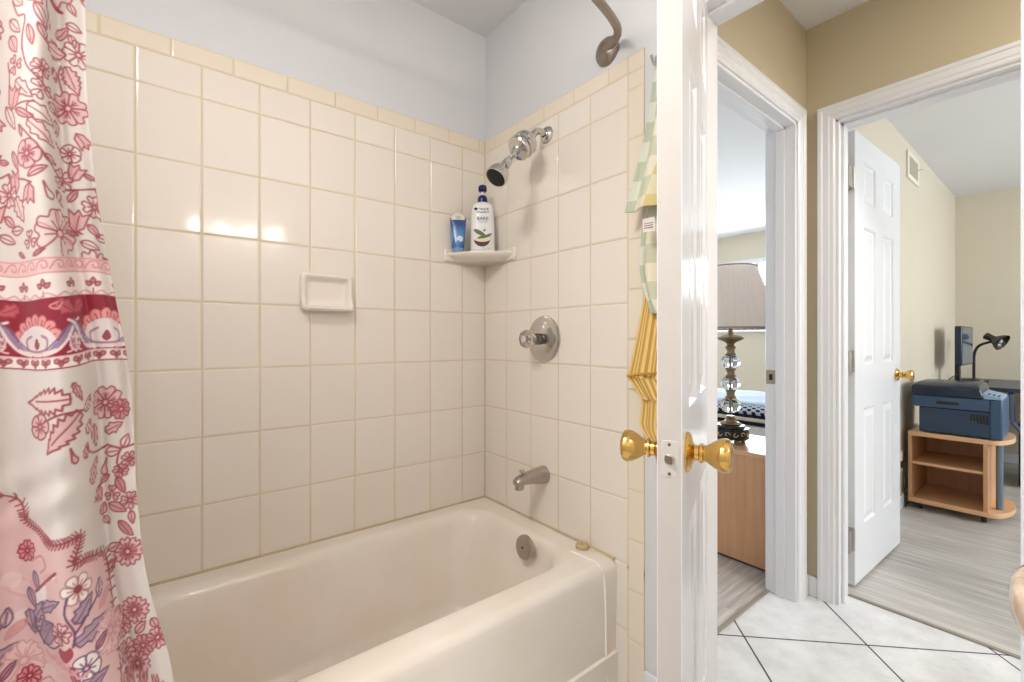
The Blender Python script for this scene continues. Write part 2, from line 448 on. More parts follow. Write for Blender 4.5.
# ------------------------------------------------------------------ doors
def sixpanel(M, w, t, z0, z1, rows, st=.105, mu=.10):
    """six panel door leaf: local x 0..w along the leaf, y 0..t through it"""
    mb = MB(M); pw = (w - 2 * st - mu) / 2
    cols = [(0, st, 0), (st, st + pw, 1), (st + pw, st + pw + mu, 0), (st + pw + mu, w - st, 1), (w - st, w, 0)]
    zz = [z1] + [q for r in rows for q in r] + [z0]
    for side in (0, 1):
        yf = (lambda d: d) if side == 0 else (lambda d: t - d)
        for (a, b, pc) in cols:
            for k in range(len(zz) - 1):
                hi, lo = zz[k], zz[k + 1]
                if pc and k % 2 == 1:
                    rings = []
                    for ins, d in ((0, 0), (.004, .0), (.012, .0075), (.02, .0085), (.045, .002), (.046, .002)):
                        rings.append([(a + ins, yf(d), lo + ins), (b - ins, yf(d), lo + ins), (b - ins, yf(d), hi - ins), (a + ins, yf(d), hi - ins)])
                    mb.loft(rings, True, (False, True))
                else:
                    mb.add([(a, yf(0), lo), (b, yf(0), lo), (b, yf(0), hi), (a, yf(0), hi)], [(0, 1, 2, 3)])
    mb.add([(0, 0, z0), (0, t, z0), (0, t, z1), (0, 0, z1)], [(0, 1, 2, 3)]); mb.add([(w, 0, z0), (w, t, z0), (w, t, z1), (w, 0, z1)], [(0, 1, 2, 3)])
    mb.add([(0, 0, z0), (w, 0, z0), (w, t, z0), (0, t, z0)], [(0, 1, 2, 3)]); mb.add([(0, 0, z1), (w, 0, z1), (w, t, z1), (0, t, z1)], [(0, 1, 2, 3)])
    return mb
ROWS = [(.805, .615), (.51, -.125), (-.315, -.845)]
def knob(M, o, ax, parent, small=1.0, label=None):
    """tulip shaped door knob with rose; M maps door space to the world"""
    q = MB(M); k = small
    q.lathe([(.0, 0), (.033 * k, 0), (.033 * k, .003), (.029 * k, .007), (.017 * k, .010), (.0125 * k, .013), (.0125 * k, .019), (.016 * k, .021), (.016 * k, .025), (.0125 * k, .027), (.0135 * k, .031), (.020 * k, .040), (.0255 * k, .050), (.0275 * k, .058), (.026 * k, .064), (.021 * k, .0675), (.012 * k, .069), (.006 * k, .0685), (0, .0685)], o, ax, 40)
    return q.build('door_knob', M_brass, parent, label=label)
# bathroom door, hinged on the left jamb and swung in towards the camera
hinge = Vector((-.652, 1.149)); LEAF = .585
d = ray(657, 338); A = d.x ** 2 + d.y ** 2; B = -2 * (d.x * hinge.x + d.y * hinge.y); C = hinge.x ** 2 + hinge.y ** 2 - LEAF ** 2
tt = (-B - math.sqrt(B * B - 4 * A * C)) / 2 / A
P1 = Vector((d.x * tt, d.y * tt)); dd = (P1 - hinge).normalized(); ang = math.atan2(dd.y, dd.x)
# local x along leaf, local y = towards the hall face (left normal of dd)
M_bd = Matrix.Translation((hinge.x, hinge.y, 0)) @ Matrix.Rotation(ang, 4, 'Z')
TD = .037
leaf = sixpanel(M_bd, LEAF, TD, FL + .012, .885, ROWS, .098, .085)
door1 = struct(leaf.build('door_1', M_door, angle=12))
q = MB(M_bd); q.box(LEAF - .001, LEAF + .0006, .001, TD - .001, FL + .013, .884); q.build('door_edge', plain('worn_dimmed_edge_paint', rgb(189, 183, 177), .45, var=.07, vscale=9, bump=.15, bscale=30), door1)  # worn edge, its paint darkened further to offset the light falling on it
KZ = -.187
KX = LEAF - .06
knob(M_bd, (KX, TD, KZ), (0, 1, 0), door1, label='brass knob on the hall face')
knob(M_bd, (KX, 0, KZ), (0, -1, 0), door1, label='brass knob on the bathroom face')
q = MB(M_bd)
rp = []
for k in range(24):
    a = 2 * PI * k / 24; ca, sa = math.cos(a), math.sin(a)
    rp.append((TD / 2 + .0125 * max(-1, min(1, 1.35 * ca)), KZ + .0285 * max(-1, min(1, 1.25 * sa))))
q.prism(rp, lambda a, b, dd_: (LEAF + dd_, a, b), -.001, .0012)
lp = q.build('latch_plate', plain('painted_plate', rgb(205, 200, 192), .4, .3), door1, bevel=.0004)
q = MB(M_bd); q.lathe([(0, -.001), (.0078, -.001), (.0078, .0018), (.0062, .0022), (0, .0022)], (LEAF, TD / 2, KZ), (1, 0, 0), 20)
q.prism([(-.006, -.0062), (.006, -.0062), (.006, .0062), (-.006, .0062)], lambda a, b, h: (LEAF + (h if a > 0 else h * .25), TD / 2 + a, KZ + b), .001, .011)
q.build('latch_bolt', M_steel, lp, bevel=.0006)
q = MB(M_bd)
for s_ in (-1, 1): q.lathe([(0, 0), (.0024, 0), (.0024, .0016), (.0012, .002), (0, .0016)], (LEAF + .0008, TD / 2, KZ + s_ * .0225), (1, 0, 0), 12)
q.build('screw_heads', plain('dark_screw', rgb(110, 98, 80), .4, .8), lp)
for hz in (.7, -.1, -.9):
    q = MB(M_bd); q.tube([(-.004, -.004, hz - .045), (-.004, -.004, hz + .045)], .0055); q.build('hinge', M_brass, door1)
# office door, opened into the office
hw = Vector((-.608, 2.405)); he = Vector((-.587, 3.10)); dv = he - hw
M_od = Matrix.Translation((hw.x, hw.y, 0)) @ Matrix.Rotation(math.atan2(dv.y, dv.x), 4, 'Z')
leaf = sixpanel(M_od, dv.length, .037, FL + .014, .915, ROWS, .115, .11)
door2 = struct(leaf.build('door_2', M_door, angle=12))
# its visible face is local y=0 (towards +x)
knob(M_od, (dv.length - .062, 0, -.19), (0, -1, 0), door2); knob(M_od, (dv.length - .062, .037, -.19), (0, 1, 0), door2)
for hz in (.70, -.10, -.88):
    q = MB(); q.box(-.632, -.6085, 2.33, 2.402, hz - .045, hz + .045); q.tube([(-.607, 2.385, hz - .047), (-.607, 2.385, hz + .047)], .006)
    q.build('hinge', M_steel, door2)
# strike plate on the bedroom door jamb
q = MB(); q.box(-.8445, -.806, LY1 - .0145, LY1 - .0118, -.198, -.138); q.box(-.832, -.818, LY1 - .0165, LY1 - .0143, -.181, -.155, 1)
o = q.build('strike_plate', [plain('aged_brass', rgb(170, 158, 130), .3, 1), M_rubber], bevel=.001); tag(o, 'small aged metal strike plate on the white bedroom door jamb', 'strike plate')

# ------------------------------------------------------------------ bathtub
def rrect(x0, x1, y0, y1, r, z, n=10, m=8):
    """rounded rectangle, counter-clockwise; r = four corner radii (x1y1, x0y1, x0y0, x1y0)"""
    if not isinstance(r, (tuple, list)): r = (r,) * 4
    pts = []
    cs = [(x1 - r[0], y1 - r[0], 0, r[0]), (x0 + r[1], y1 - r[1], PI / 2, r[1]), (x0 + r[2], y0 + r[2], PI, r[2]), (x1 - r[3], y0 + r[3], 1.5 * PI, r[3])]
    for cx, cy, a0, rr in cs:
        for k in range(n + 1):
            a = a0 + PI / 2 * k / n; pts.append(Vector((cx + rr * math.cos(a), cy + rr * math.sin(a), z)))
    out = []
    L = n + 1
    for c in range(4):
        out += pts[c * L:(c + 1) * L]
        p, q_ = pts[(c + 1) * L - 1], pts[((c + 1) * L) % len(pts)]
        for k in range(1, m): out.append(p.lerp(q_, k / m))
    return out
TX0, TX1, TY0, TY1, TZ = XB + .004, -.903, -.382, YV - .0045, -.698
L = []
e = .002
L.append(rrect(TX0, TX1 + .004, TY0, TY1, e, FL + .001)); L.append(rrect(TX0, TX1 + .004, TY0, TY1, e, -.985))
L.append(rrect(TX0, TX1 - .004, TY0, TY1, e, -.981)); L.append(rrect(TX0, TX1 - .003, TY0, TY1, e, -.90)); L.append(rrect(TX0, TX1, TY0, TY1, .004, -.745))
for k in range(1, 7):
    a = PI / 2 * k / 6
    L.append(rrect(TX0, TX1 - .03 * (1 - math.cos(a)), TY0, TY1, .004, -.730 + .030 * math.sin(a)))
L.append(rrect(TX0, TX1 - .055, TY0, TY1, .004, TZ))
bx0, bx1, by0, by1 = XB + .075, -.992, -.27, 1.058
for ins, dz, r in ((-.012, .0, .12), (-.003, -.001, .122), (.006, -.0055, .124), (.014, -.014, .126), (.021, -.03, .128), (.03, -.07, .13)):
    L.append(rrect(bx0 + ins, bx1 - ins, by0 + ins, by1 - ins, r, TZ + dz))
for k in range(1, 9):
    f = k / 8
    L.append(rrect(bx0 + .03 + .045 * f, bx1 - .03 - .035 * f, by0 + .03 + .20 * f, by1 - .03 - .075 * f, .13 + .01 * f, TZ - .07 - .205 * f))
for k in range(1, 6):
    a = PI / 2 * k / 5; q_ = .06 * (1 - math.cos(a)); 
    L.append(rrect(bx0 + .075 + q_, bx1 - .065 - q_, by0 + .23 + q_, by1 - .105 - q_, .14 - q_ * .3, TZ - .275 - .06 * math.sin(a)))
L.append(rrect(bx0 + .24, bx1 - .2, by0 + .5, by1 - .3, .04, TZ - .345))
mb = MB(); mb.loft(L, True, (False, True))
tub = thing('bathtub', 'cream white alcove bathtub with rounded basin and flat apron front', 'bathtub', ((TX0 + TX1) / 2, (TY0 + TY1) / 2, FL))
def tubmat():
    t = NT('tub_enamel_worn'); co = t.coord(); n = t.noise(co, 3.2, 4, .6)
    g = t.node('ShaderNodeNewGeometry'); x, y, z = t.sep(g.outputs['Position'])
    t.setin('Base Color', t.mix(t.ramp(n, [(.35, (0, 0, 0, 1)), (.72, (1, 1, 1, 1))]), rgb(243, 234, 223), rgb(237, 224, 207)))
    t.setin('Roughness', .09); return t.m
M_tub2 = tubmat()
mb.build('tub_shell', M_tub2, tub, angle=45)
q = MB(); zc = -.742
q.lathe([(0, .012), (.032, .012), (.039, .009), (.041, .004), (.041, -.004), (0, -.004)], (-1.186, 1.0005, zc + .021), (0, -1, .12), 40)
q.lathe([(0, 0), (.004, 0), (.004, .002), (0, .002)], (-1.186, .9885, zc + .0225), (0, -1, .12), 12, 1)
q.build('overflow_plate', [M_dullmetal, M_black], tub)
# white bead imitating a bright reflection along the rim end and down the apron
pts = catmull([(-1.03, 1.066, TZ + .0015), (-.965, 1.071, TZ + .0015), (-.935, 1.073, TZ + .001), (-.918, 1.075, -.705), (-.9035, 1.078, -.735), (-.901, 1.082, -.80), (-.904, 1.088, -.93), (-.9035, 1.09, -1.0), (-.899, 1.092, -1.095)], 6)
q = MB(); q.tube(pts, .0032, 8); q.build('highlight_bead', plain('highlight_white', rgb(250, 248, 244), .3), tub, label='white bead imitating a highlight')
q = MB(); q.tube([(XB + .008, TY0 + .01, TZ + .001), (XB + .008, YV - .008, TZ + .001)], .005, 8); q.tube([(XB + .008, YV - .008, TZ + .001), (-.91, YV - .008, TZ + .001)], .0045, 8)
q.build('sealant', plain('aged_sealant', rgb(205, 184, 148), .6, var=.25, vscale=14), tub)
# cork coloured stopper on the rim
q = MB(); c = (-1.026, 1.114, TZ)
q.lathe([(0, 0), (.019, 0), (.022, .003), (.022, .010), (.019, .014), (.008, .015), (.006, .013), (0, .013)], c, (0, 0, 1), 28); q.lathe([(0, .010), (.003, .010), (.003, .016), (0, .016)], c, (0, 0, 1), 12, 1)
o = q.build('drain_stopper', [plain('cork_rubber', rgb(206, 176, 132), .55, var=.15, vscale=60), M_dullmetal]); tag(o, 'round tan drain stopper lying on the corner of the tub rim', 'drain stopper')

# ------------------------------------------------------------------ soap dish, corner shelf
q = MB(); y0, y1, z0, z1 = .382, .555, .092, .222
def sdl(ins, h, r, zo=0, tray=0):
    out = []
    for p in rrect(y0 + ins, y1 - ins, z0 + ins, z1 - ins, r, 0, 6, 5):
        f = max(0, min(1, (z0 + .05 - p.y) / .05))
        out.append((XB + .004 + h + tray * f, p.x, p.y))
    return out
q.loft([sdl(0, 0, .014), sdl(0, .012, .014, 0, .02), sdl(.003, .018, .013, 0, .028), sdl(.009, .020, .012, 0, .032), sdl(.015, .016, .010, 0, .026), sdl(.022, .004, .008, 0, .008), sdl(.03, .001, .006, 0, .004), sdl(.05, .0005, .004, 0, 0)], True, (True, True))
tag(q.build('soap_dish', M_ceramic, angle=60), 'cream ceramic soap dish set into the tiles of the long wall', 'soap dish')

shelf = thing('corner_shelf', 'cream ceramic corner shelf mounted in the tiled corner', 'shelf', (XB + .1, YV - .1, .318))
SZ = .352
q = MB()
def shelf_outline(k, n=14):
    """triangle-ish plan with a bowed front; k shrinks it"""
    w1, w2 = .207 * k, .218 * k
    pts = [(XB + .004, YV - .004), (XB + .004, YV - w1)]
    for i in range(1, n):
        f = i / n; a = PI / 2 * f
        x = w2 * (.62 * f + .38 * math.sin(a)); y = w1 * (.62 * (1 - f) + .38 * math.cos(a))
        pts.append((XB + .004 + x * (1) , YV - .004 - y))
    pts.append((XB + w2, YV - .004))
    return pts
loops = []
for k, z in ((.60, .318), (.8, .322), (.93, .334), (1.0, .346), (1.0, SZ - .004), (.985, SZ)):
    loops.append([(x, y, z) for x, y in shelf_outline(k)])
q.loft(loops, True, (True, True)); q.build('shelf_plate', M_ceramic, shelf, angle=50)
q = MB(); q.box(XB + .003, XB + .017, YV - .214, YV - .004, .318, .368); q.build('wall_flange', M_ceramic, shelf, bevel=.006, bseg=3)
q = MB(); q.box(XB + .004, XB + .226, YV - .017, YV - .003, .318, .368); q.build('wall_flange', M_ceramic, shelf, bevel=.006, bseg=3)

# ------------------------------------------------------------------ bottles on the shelf
def textmesh(body, size, M, mat, parent, name='label_text', align='CENTER', ext=.0002):
    cu = bpy.data.curves.new(name, 'FONT'); cu.body = body; cu.size = size; cu.align_x = align; cu.extrude = ext
    ob = bpy.data.objects.new(name, cu); COL.objects.link(ob)
    dg = bpy.context.evaluated_depsgraph_get(); me = bpy.data.meshes.new_from_object(ob.evaluated_get(dg))
    bpy.data.objects.remove(ob)
    q = MB(M); q.add([v.co for v in me.vertices], [list(p.vertices) for p in me.polygons]); bpy.data.meshes.remove(me)
    return q.build(name, mat, parent)
M_shamp = plain('white_bottle_plastic', rgb(240, 238, 236), .25, var=.01)
M_navy = plain('navy_cap_plastic', rgb(18, 26, 92), .25, var=.05)
M_ink = plain('navy_ink', rgb(34, 40, 74), .5)
M_green = plain('aloe_green', rgb(96, 112, 70), .5, var=.25, vscale=60); M_coco = plain('coconut_brown', rgb(88, 48, 36), .5, var=.2, vscale=60); M_cream = plain('coconut_cream', rgb(236, 232, 216), .5); M_grey_ink = plain('grey_ink', rgb(150, 146, 150), .5)
# shampoo: faces the camera
sp = Vector((XB + .092, YV - .078, SZ))
fd = Vector((-sp.x, -sp.y, 0)).normalized(); ang_s = math.atan2(fd.y, fd.x) + PI / 2     # local -y faces the camera
M_s = Matrix.Translation(sp) @ Matrix.Rotation(ang_s, 4, 'Z') @ Matrix.Diagonal((1.24, 1.1, 1.17, 1))
sh = thing('shampoo_bottle', 'tall white shampoo pump bottle with navy pump on the corner shelf', 'bottle', sp)
q = MB(M_s)
def oval(hw_, hd_, z, n=36, p=2.6):
    return [((abs(math.cos(a)) ** (2 / p)) * hw_ * (1 if math.cos(a) >= 0 else -1), (abs(math.sin(a)) ** (2 / p)) * hd_ * (1 if math.sin(a) >= 0 else -1), z) for a in (2 * PI * k / n for k in range(n))]
q.loft([oval(.036, .022, .0), oval(.040, .026, .003), oval(.041, .027, .012), oval(.0405, .027, .06), oval(.0385, .0265, .12), oval(.0355, .025, .155), oval(.032, .023, .170), oval(.025, .019, .176), oval(.015, .014, .179, p=2), oval(.012, .012, .185, p=2)])
q.build('bottle_body', M_shamp, sh, angle=50)
q = MB(M_s); q.lathe([(0, .181), (.0165, .181), (.0165, .192), (.0145, .2), (.009, .205), (0, .205)], (0, 0, 0), seg=24); pc = q.build('pump_collar', M_navy, sh)
q = MB(M_s); q.lathe([(0, .2), (.0055, .2), (.0055, .222), (0, .222)], (0, 0, 0), seg=14); q.build('pump_stem', M_shamp, sh)
q = MB(M_s); q.lathe([(0, .218), (.010, .218), (.0145, .221), (.0150, .232), (.012, .24), (.006, .243), (0, .243)], (0, 0, 0), seg=18, ripple=lambda a: .07 * math.cos(6 * a))
q.loft([[(x_, -.004 - .0, z_) for x_, z_ in ((-.007, .224), (.007, .224), (.007, .237), (-.007, .237))], [(x_, -.034, z_) for x_, z_ in ((-.005, .222), (.005, .222), (.005, .231), (-.005, .231))]]); q.build('pump_head', M_navy, sh, bevel=.0015)
def TM(M, x, z, y): return M @ Matrix.Translation((x, y, z)) @ Matrix.Rotation(PI / 2, 4, 'X')
yb = -.0275
textmesh('head &', .0115, TM(M_s, .004, .1485, yb + .0015), M_ink, sh); textmesh('shoulders', .0105, TM(M_s, 0, .138, yb + .001), M_ink, sh)
textmesh('BARE', .0165, TM(M_s, 0, .112, yb), M_ink, sh)
textmesh('nourishing', .007, TM(M_s, 0, .104, yb), M_grey_ink, sh)
q = MB(TM(M_s, -.022, .151, yb + .002)); q.prism([(.006 * math.cos(a) * (1 + .4 * math.sin(a)), .005 * math.sin(a)) for a in (2 * PI * k / 16 for k in range(16))], lambda a, b, h: (a, b, h), 0, .0006); q.build('leaf_emblem', M_ink, sh)
lab = MB(TM(M_s, 0, .05, yb - .0004))
def disc(mb, cx, cy, rx, ry, mi, rot=0, h=.0006, lo=0, hi=2 * PI, n=28):
    pts = [(rx * math.cos(lo + (hi - lo) * k / n), ry * math.sin(lo + (hi - lo) * k / n)) for k in range(n + (0 if hi - lo > 6.2 else 1))]
    pts = [(cx + a * math.cos(rot) - b * math.sin(rot), cy + a * math.sin(rot) + b * math.cos(rot)) for a, b in pts]
    mb.prism(pts, lambda a, b, hh: (a, b, hh), -.001, h, mi)
disc(lab, -.002, -.004, .027, .026, 1, 0, .0007, PI, 2 * PI); disc(lab, -.002, -.004, .027, .010, 2, 0, .0009); disc(lab, -.002, -.004, .022, .0075, 3, 0, .0011)
disc(lab, -.010, .018, .022, .007, 0, -.5, .0012); disc(lab, .004, .004, .022, .005, 0, .25, .0013); disc(lab, .018, .010, .014, .003, 0, .4, .0012); disc(lab, .008, .032, .005, .005, 3, 0, .0006); disc(lab, .006, .026, .004, .003, 0, .7, .0008)
lab.build('label_picture', [M_green, M_coco, M_cream, plain('yellow_flower', rgb(228, 222, 180), .5)], sh)
textmesh('23.7 FL OZ', .0055, TM(M_s, .012, .012, yb), M_grey_ink, sh)
# face wash tube, standing on its cap beside the shampoo
fp = Vector((XB + .045, YV - .168, SZ)); fd = Vector((-fp.x, -fp.y, 0)).normalized()
M_f = Matrix.Translation(fp) @ Matrix.Rotation(math.atan2(fd.y, fd.x) + PI / 2, 4, 'Z') @ Matrix.Diagonal((1.18, 1.1, 1.14, 1))
fw = thing('face_wash_tube', 'short blue squeeze tube standing left of the white shampoo bottle', 'tube', fp)
def bluemat():
    t = NT('blue_tube_plastic'); x, y, z = t.sep(t.coord()); n = t.noise(t.coord(), 30, 3)
    t.setin('Base Color', t.ramp(t.math('ADD', t.math('MULTIPLY', z, 9), t.math('MULTIPLY', n, .25)), [(.1, rgb(38, 84, 150)), (.6, rgb(96, 146, 196)), (1.0, rgb(40, 78, 140))])); t.setin('Roughness', .25); return t.m
M_blue = bluemat()
q = MB(M_f); q.loft([oval(.020, .017, .014, p=2.2), oval(.0215, .017, .022, p=2.2), oval(.0235, .015, .05, p=2.2), oval(.026, .010, .09, p=2.2), oval(.0275, .004, .116, p=2.2), oval(.0275, .0015, .124, p=2.2)]); q.build('tube_body', M_blue, fw)
q = MB(M_f); q.lathe([(0, 0), (.018, 0), (.0195, .002), (.0195, .015), (.018, .0165), (0, .0165)], seg=28, ripple=lambda a: .012 * math.cos(24 * a)); q.build('cap', plain('pale_cap', rgb(120, 150, 190), .3), fw)
q = MB(M_f); pts = [(-.0235, .1165), (.0235, .1165)] + [(.0235 * math.cos(a), .118 + .022 * math.sin(a)) for a in (PI * k / 12 for k in range(13))]
q.prism(pts, lambda a, b, h: (a, h, b), -.0075, -.0062); hg = q.build('hang_tag', plain('clear_tag', rgb(226, 216, 204), .25), fw, label='pale rounded tag on top')
textmesh('FACE', .008, TM(M_f, 0, .1255, -.0077), M_ink, hg); textmesh('WASH', .006, TM(M_f, 0, .1185, -.0077), M_ink, hg)
q = MB(TM(M_f, 0, .055, -.0145)); disc(q, .006, -.008, .011, .011, 0, 0, .001); disc(q, -.010, .002, .003, .03, 0, .15, .001); q.build('label_picture', plain('white_swirl', rgb(206, 222, 240), .4), fw)

# ------------------------------------------------------------------ shower head
hx = -1.226
shd = thing('shower_fitting', 'chrome shower head with ribbed filter on a bent wall arm', 'shower head', (hx, YV, .55))
q = MB(); q.lathe([(.0125, .016), (.018, .015), (.026, .010), (.031, .004), (.032, 0), (0, 0)], (hx, YV - .005, .754), (0, -1, 0), 36, caps=(False, True)); q.build('wall_flange', M_chrome, shd)
a0 = Vector((hx, YV - .006, .754)); fc = Vector((hx, 1.026, .688)); hc = Vector((hx, .903, .542))
dirf = Vector((0, -.75, -.66)).normalized()
pts = catmull([a0, a0 + Vector((0, -.03, .004)), a0 + Vector((0, -.055, -.004)), fc - dirf * .045, fc - dirf * .02], 8); q = MB(); q.tube(pts, .0122, 18); q.build('shower_arm', M_chrome, shd)
q = MB(); q.lathe([(0, -.0414), (0.0171, -0.0414), (0.0195, -0.0345), (0.0317, -0.0299), (0.0415, -0.0253), (0.0439, -0.0207), (0.0439, -0.0092), (0.0409, -0.0069), (0.0409, -0.0034), (0.0451, -0.0011), (0.0451, 0.0138), (0.0409, 0.0161), (0.0409, 0.0196), (0.0439, 0.0218), (0.0439, 0.0310), (0.0403, 0.0356), (0.0268, 0.0391), (0.0159, 0.0414), (0.0159, 0.0483), (0, .0483)], fc, dirf, 40); q.build('filter_canister', M_chrome, shd)
dirh = Vector((.02, -.62, -.78)).normalized(); s0 = fc + dirf * .046; d2 = hc - dirh * .068 - s0; k2 = d2.length / .049; d2.normalize()
q = MB(); q.lathe([(r_ * 1.15, h_ * k2) for r_, h_ in ((0, -.002), (.0115, -.002), (.0125, .002), (.0125, .010), (.008, .013), (.007, .024), (.010, .028), (.013, .034), (.0145, .040), (.0125, .046), (.009, .049), (0, .049))], s0, d2, 24, ripple=None); q.build('swivel_joint', M_chrome, shd)
h0 = hc - dirh * .0655
q = MB(); q.lathe([(0.0000, -0.0096), (0.0154, -0.0096), (0.0173, -0.0048), (0.0173, 0.0048), (0.0205, 0.0096), (0.0288, 0.0216), (0.0358, 0.0360), (0.0390, 0.0480), (0.0397, 0.0600), (0.0384, 0.0648), (0.0352, 0.0642), (0.0352, 0.0576), (0.0000, 0.0576)], h0, dirh, 40); q.build('spray_head', M_chrome, shd)
q = MB(); q.lathe([(0.0000, 0.0552), (0.0346, 0.0552), (0.0346, 0.0630), (0.0307, 0.0648), (0.0000, 0.0654)], h0, dirh, 36)
e1 = dirh.cross(Vector((1, 0, 0))).normalized(); e2 = dirh.cross(e1)
for rr, nn in ((.009, 6), (.018, 12), (.027, 18)):
    for k in range(nn):
        a = 2 * PI * k / nn; q.lathe([(0, 0), (.0014, 0), (.001, .002), (0, .002)], h0 + dirh * .0652 + e1 * rr * math.cos(a) + e2 * rr * math.sin(a), dirh, 6)
q.build('spray_face', M_rubber, shd, label='dark nozzle face')

# ------------------------------------------------------------------ mixer valve
vx_, vz = -1.241, -.003
va = thing('shower_valve', 'round chrome shower valve with clear acrylic knob handle', 'valve', (vx_, YV, vz - .085))
q = MB(); q.lathe([(0, 0), (.086, 0), (.087, .003), (.085, .007), (.078, .0095), (.066, .010), (.060, .012), (.052, .017), (.040, .021), (.030, .022), (0, .022)], (vx_, YV - .004, vz), (0, -1, 0), 56); q.build('escutcheon', M_chrome, va)
q = MB(); q.lathe([(0, .015), (.021, .015), (.021, .045), (.018, .05), (.011, .052), (.011, .066), (0, .066)], (vx_, YV - .004, vz), (0, -1, 0), 28); q.build('stem_sleeve', plain('dark_chrome', rgb(120, 114, 110), .15, 1), va)
def glassmat(name, col, rough=.03, ior=1.49, tw=1.0):
    t = NT(name); t.setin('Base Color', t.mix(t.noise(t.coord(), 20), col, tuple(x * .97 for x in col[:3]) + (1,))); t.setin('Transmission Weight', tw); t.setin('Roughness', rough); t.setin('IOR', ior); return t.m
M_acry = glassmat('clear_acrylic', rgb(232, 222, 212), .12, 1.49, .8)
q = MB(); q.lathe([(0, .056), (0.0207, .056), (0.0247, .059), (0.0247, .064), (0.0276, .070), (0.0316, .078), (0.0328, .090), (0.0316, .097), (0.0276, .101), (0.0138, .102), (0, .1015)], (vx_, YV - .004, vz), (0, -1, 0), 40, ripple=lambda a: .035 * math.cos(8 * a)); kh = q.build('knob_handle', M_acry, va, label='clear acrylic handle')
q = MB(); q.lathe([(0, .1015), (.0125, .1015), (.0125, .1035), (.010, .1045), (0, .1045)], (vx_, YV - .004, vz), (0, -1, 0), 24); q.build('index_cap', plain('pale_cap_disc', rgb(214, 206, 198), .2), kh)

# ------------------------------------------------------------------ tub spout
spx, spz = -1.240, -.508
spt = thing('tub_spout', 'worn grey metal tub spout with diverter knob on tiled end wall', 'spout', (spx, YV, spz - .03))
q = MB(); L = []
for yy, zz, hw_, hh in ((0, 0, .0305, .0315), (.012, 0, .031, .032), (.05, .001, .0275, .0265), (.09, .001, .0245, .0215), (.115, .0, .022, .0185), (.132, -.003, .0195, .0155), (.141, -.005, .014, .010)):
    L.append([(spx + hw_ * math.cos(a), YV - .004 - yy, spz + zz + hh * math.sin(a)) for a in (2 * PI * k / 28 for k in range(28))])
q.loft(L)
L = []
for z_, r_ in ((-.002, .0165), (-.016, .0172), (-.027, .0168), (-.032, .0162)):
    L.append([(spx + r_ * math.cos(a), YV - .127 + r_ * .95 * math.sin(a) + (z_ + .03) * .15, spz + z_) for a in (2 * PI * k / 24 for k in range(24))])
q.loft(L); q.build('spout_body', M_dullmetal, spt, angle=50)
q = MB(); q.lathe([(0, 0), (.0045, 0), (.0045, .014), (.009, .016), (.0105, .019), (.009, .022), (0, .0225)], (spx, YV - .112, spz + .013), (0, -.1, 1), 18); q.build('diverter_knob', M_dullmetal, spt)

# ------------------------------------------------------------------ curved shower rod
rz_ = .924
rod = thing('shower_rod', 'curved dark nickel shower curtain rod with wall flange above tile', 'curtain rod', (-.943, YV, rz_))
q = MB(); q.lathe([(0, 0), (.044, 0), (.045, .004), (.042, .012), (.034, .020), (.022, .026), (.015, .028), (0, .028)], (-.943, YV, rz_), (0, -1, 0), 40); q.build('rod_flange', M_rod, rod)
q = MB(); pts = catmull([(-.943, YV - .012, rz_ - .004), (-.930, YV - .022, rz_ - .003), (-.895, YV - .030, rz_), (-.868, YV - .046, rz_ + .003), (-.847, YV - .085, rz_ + .004), (-.823, .97, rz_ + .004), (-.785, .78, rz_ + .004), (-.762, .55, rz_ + .004), (-.752, .35, rz_ + .004), (-.757, .1, rz_ + .004), (-.775, -.1, rz_ + .004), (-.80, -.25, rz_ + .004), (-.84, -.36, rz_ + .004), (-.87, -.3845, rz_ + .002)], 8); q.tube(pts, .0125, 18); q.build('rod_tube', M_rod, rod)
q = MB(); q.lathe([(0, 0), (.044, 0), (.045, .004), (.034, .020), (.015, .028), (0, .028)], (-.87, -.385, rz_), (0, 1, 0), 32); q.build('rod_flange', M_rod, rod)
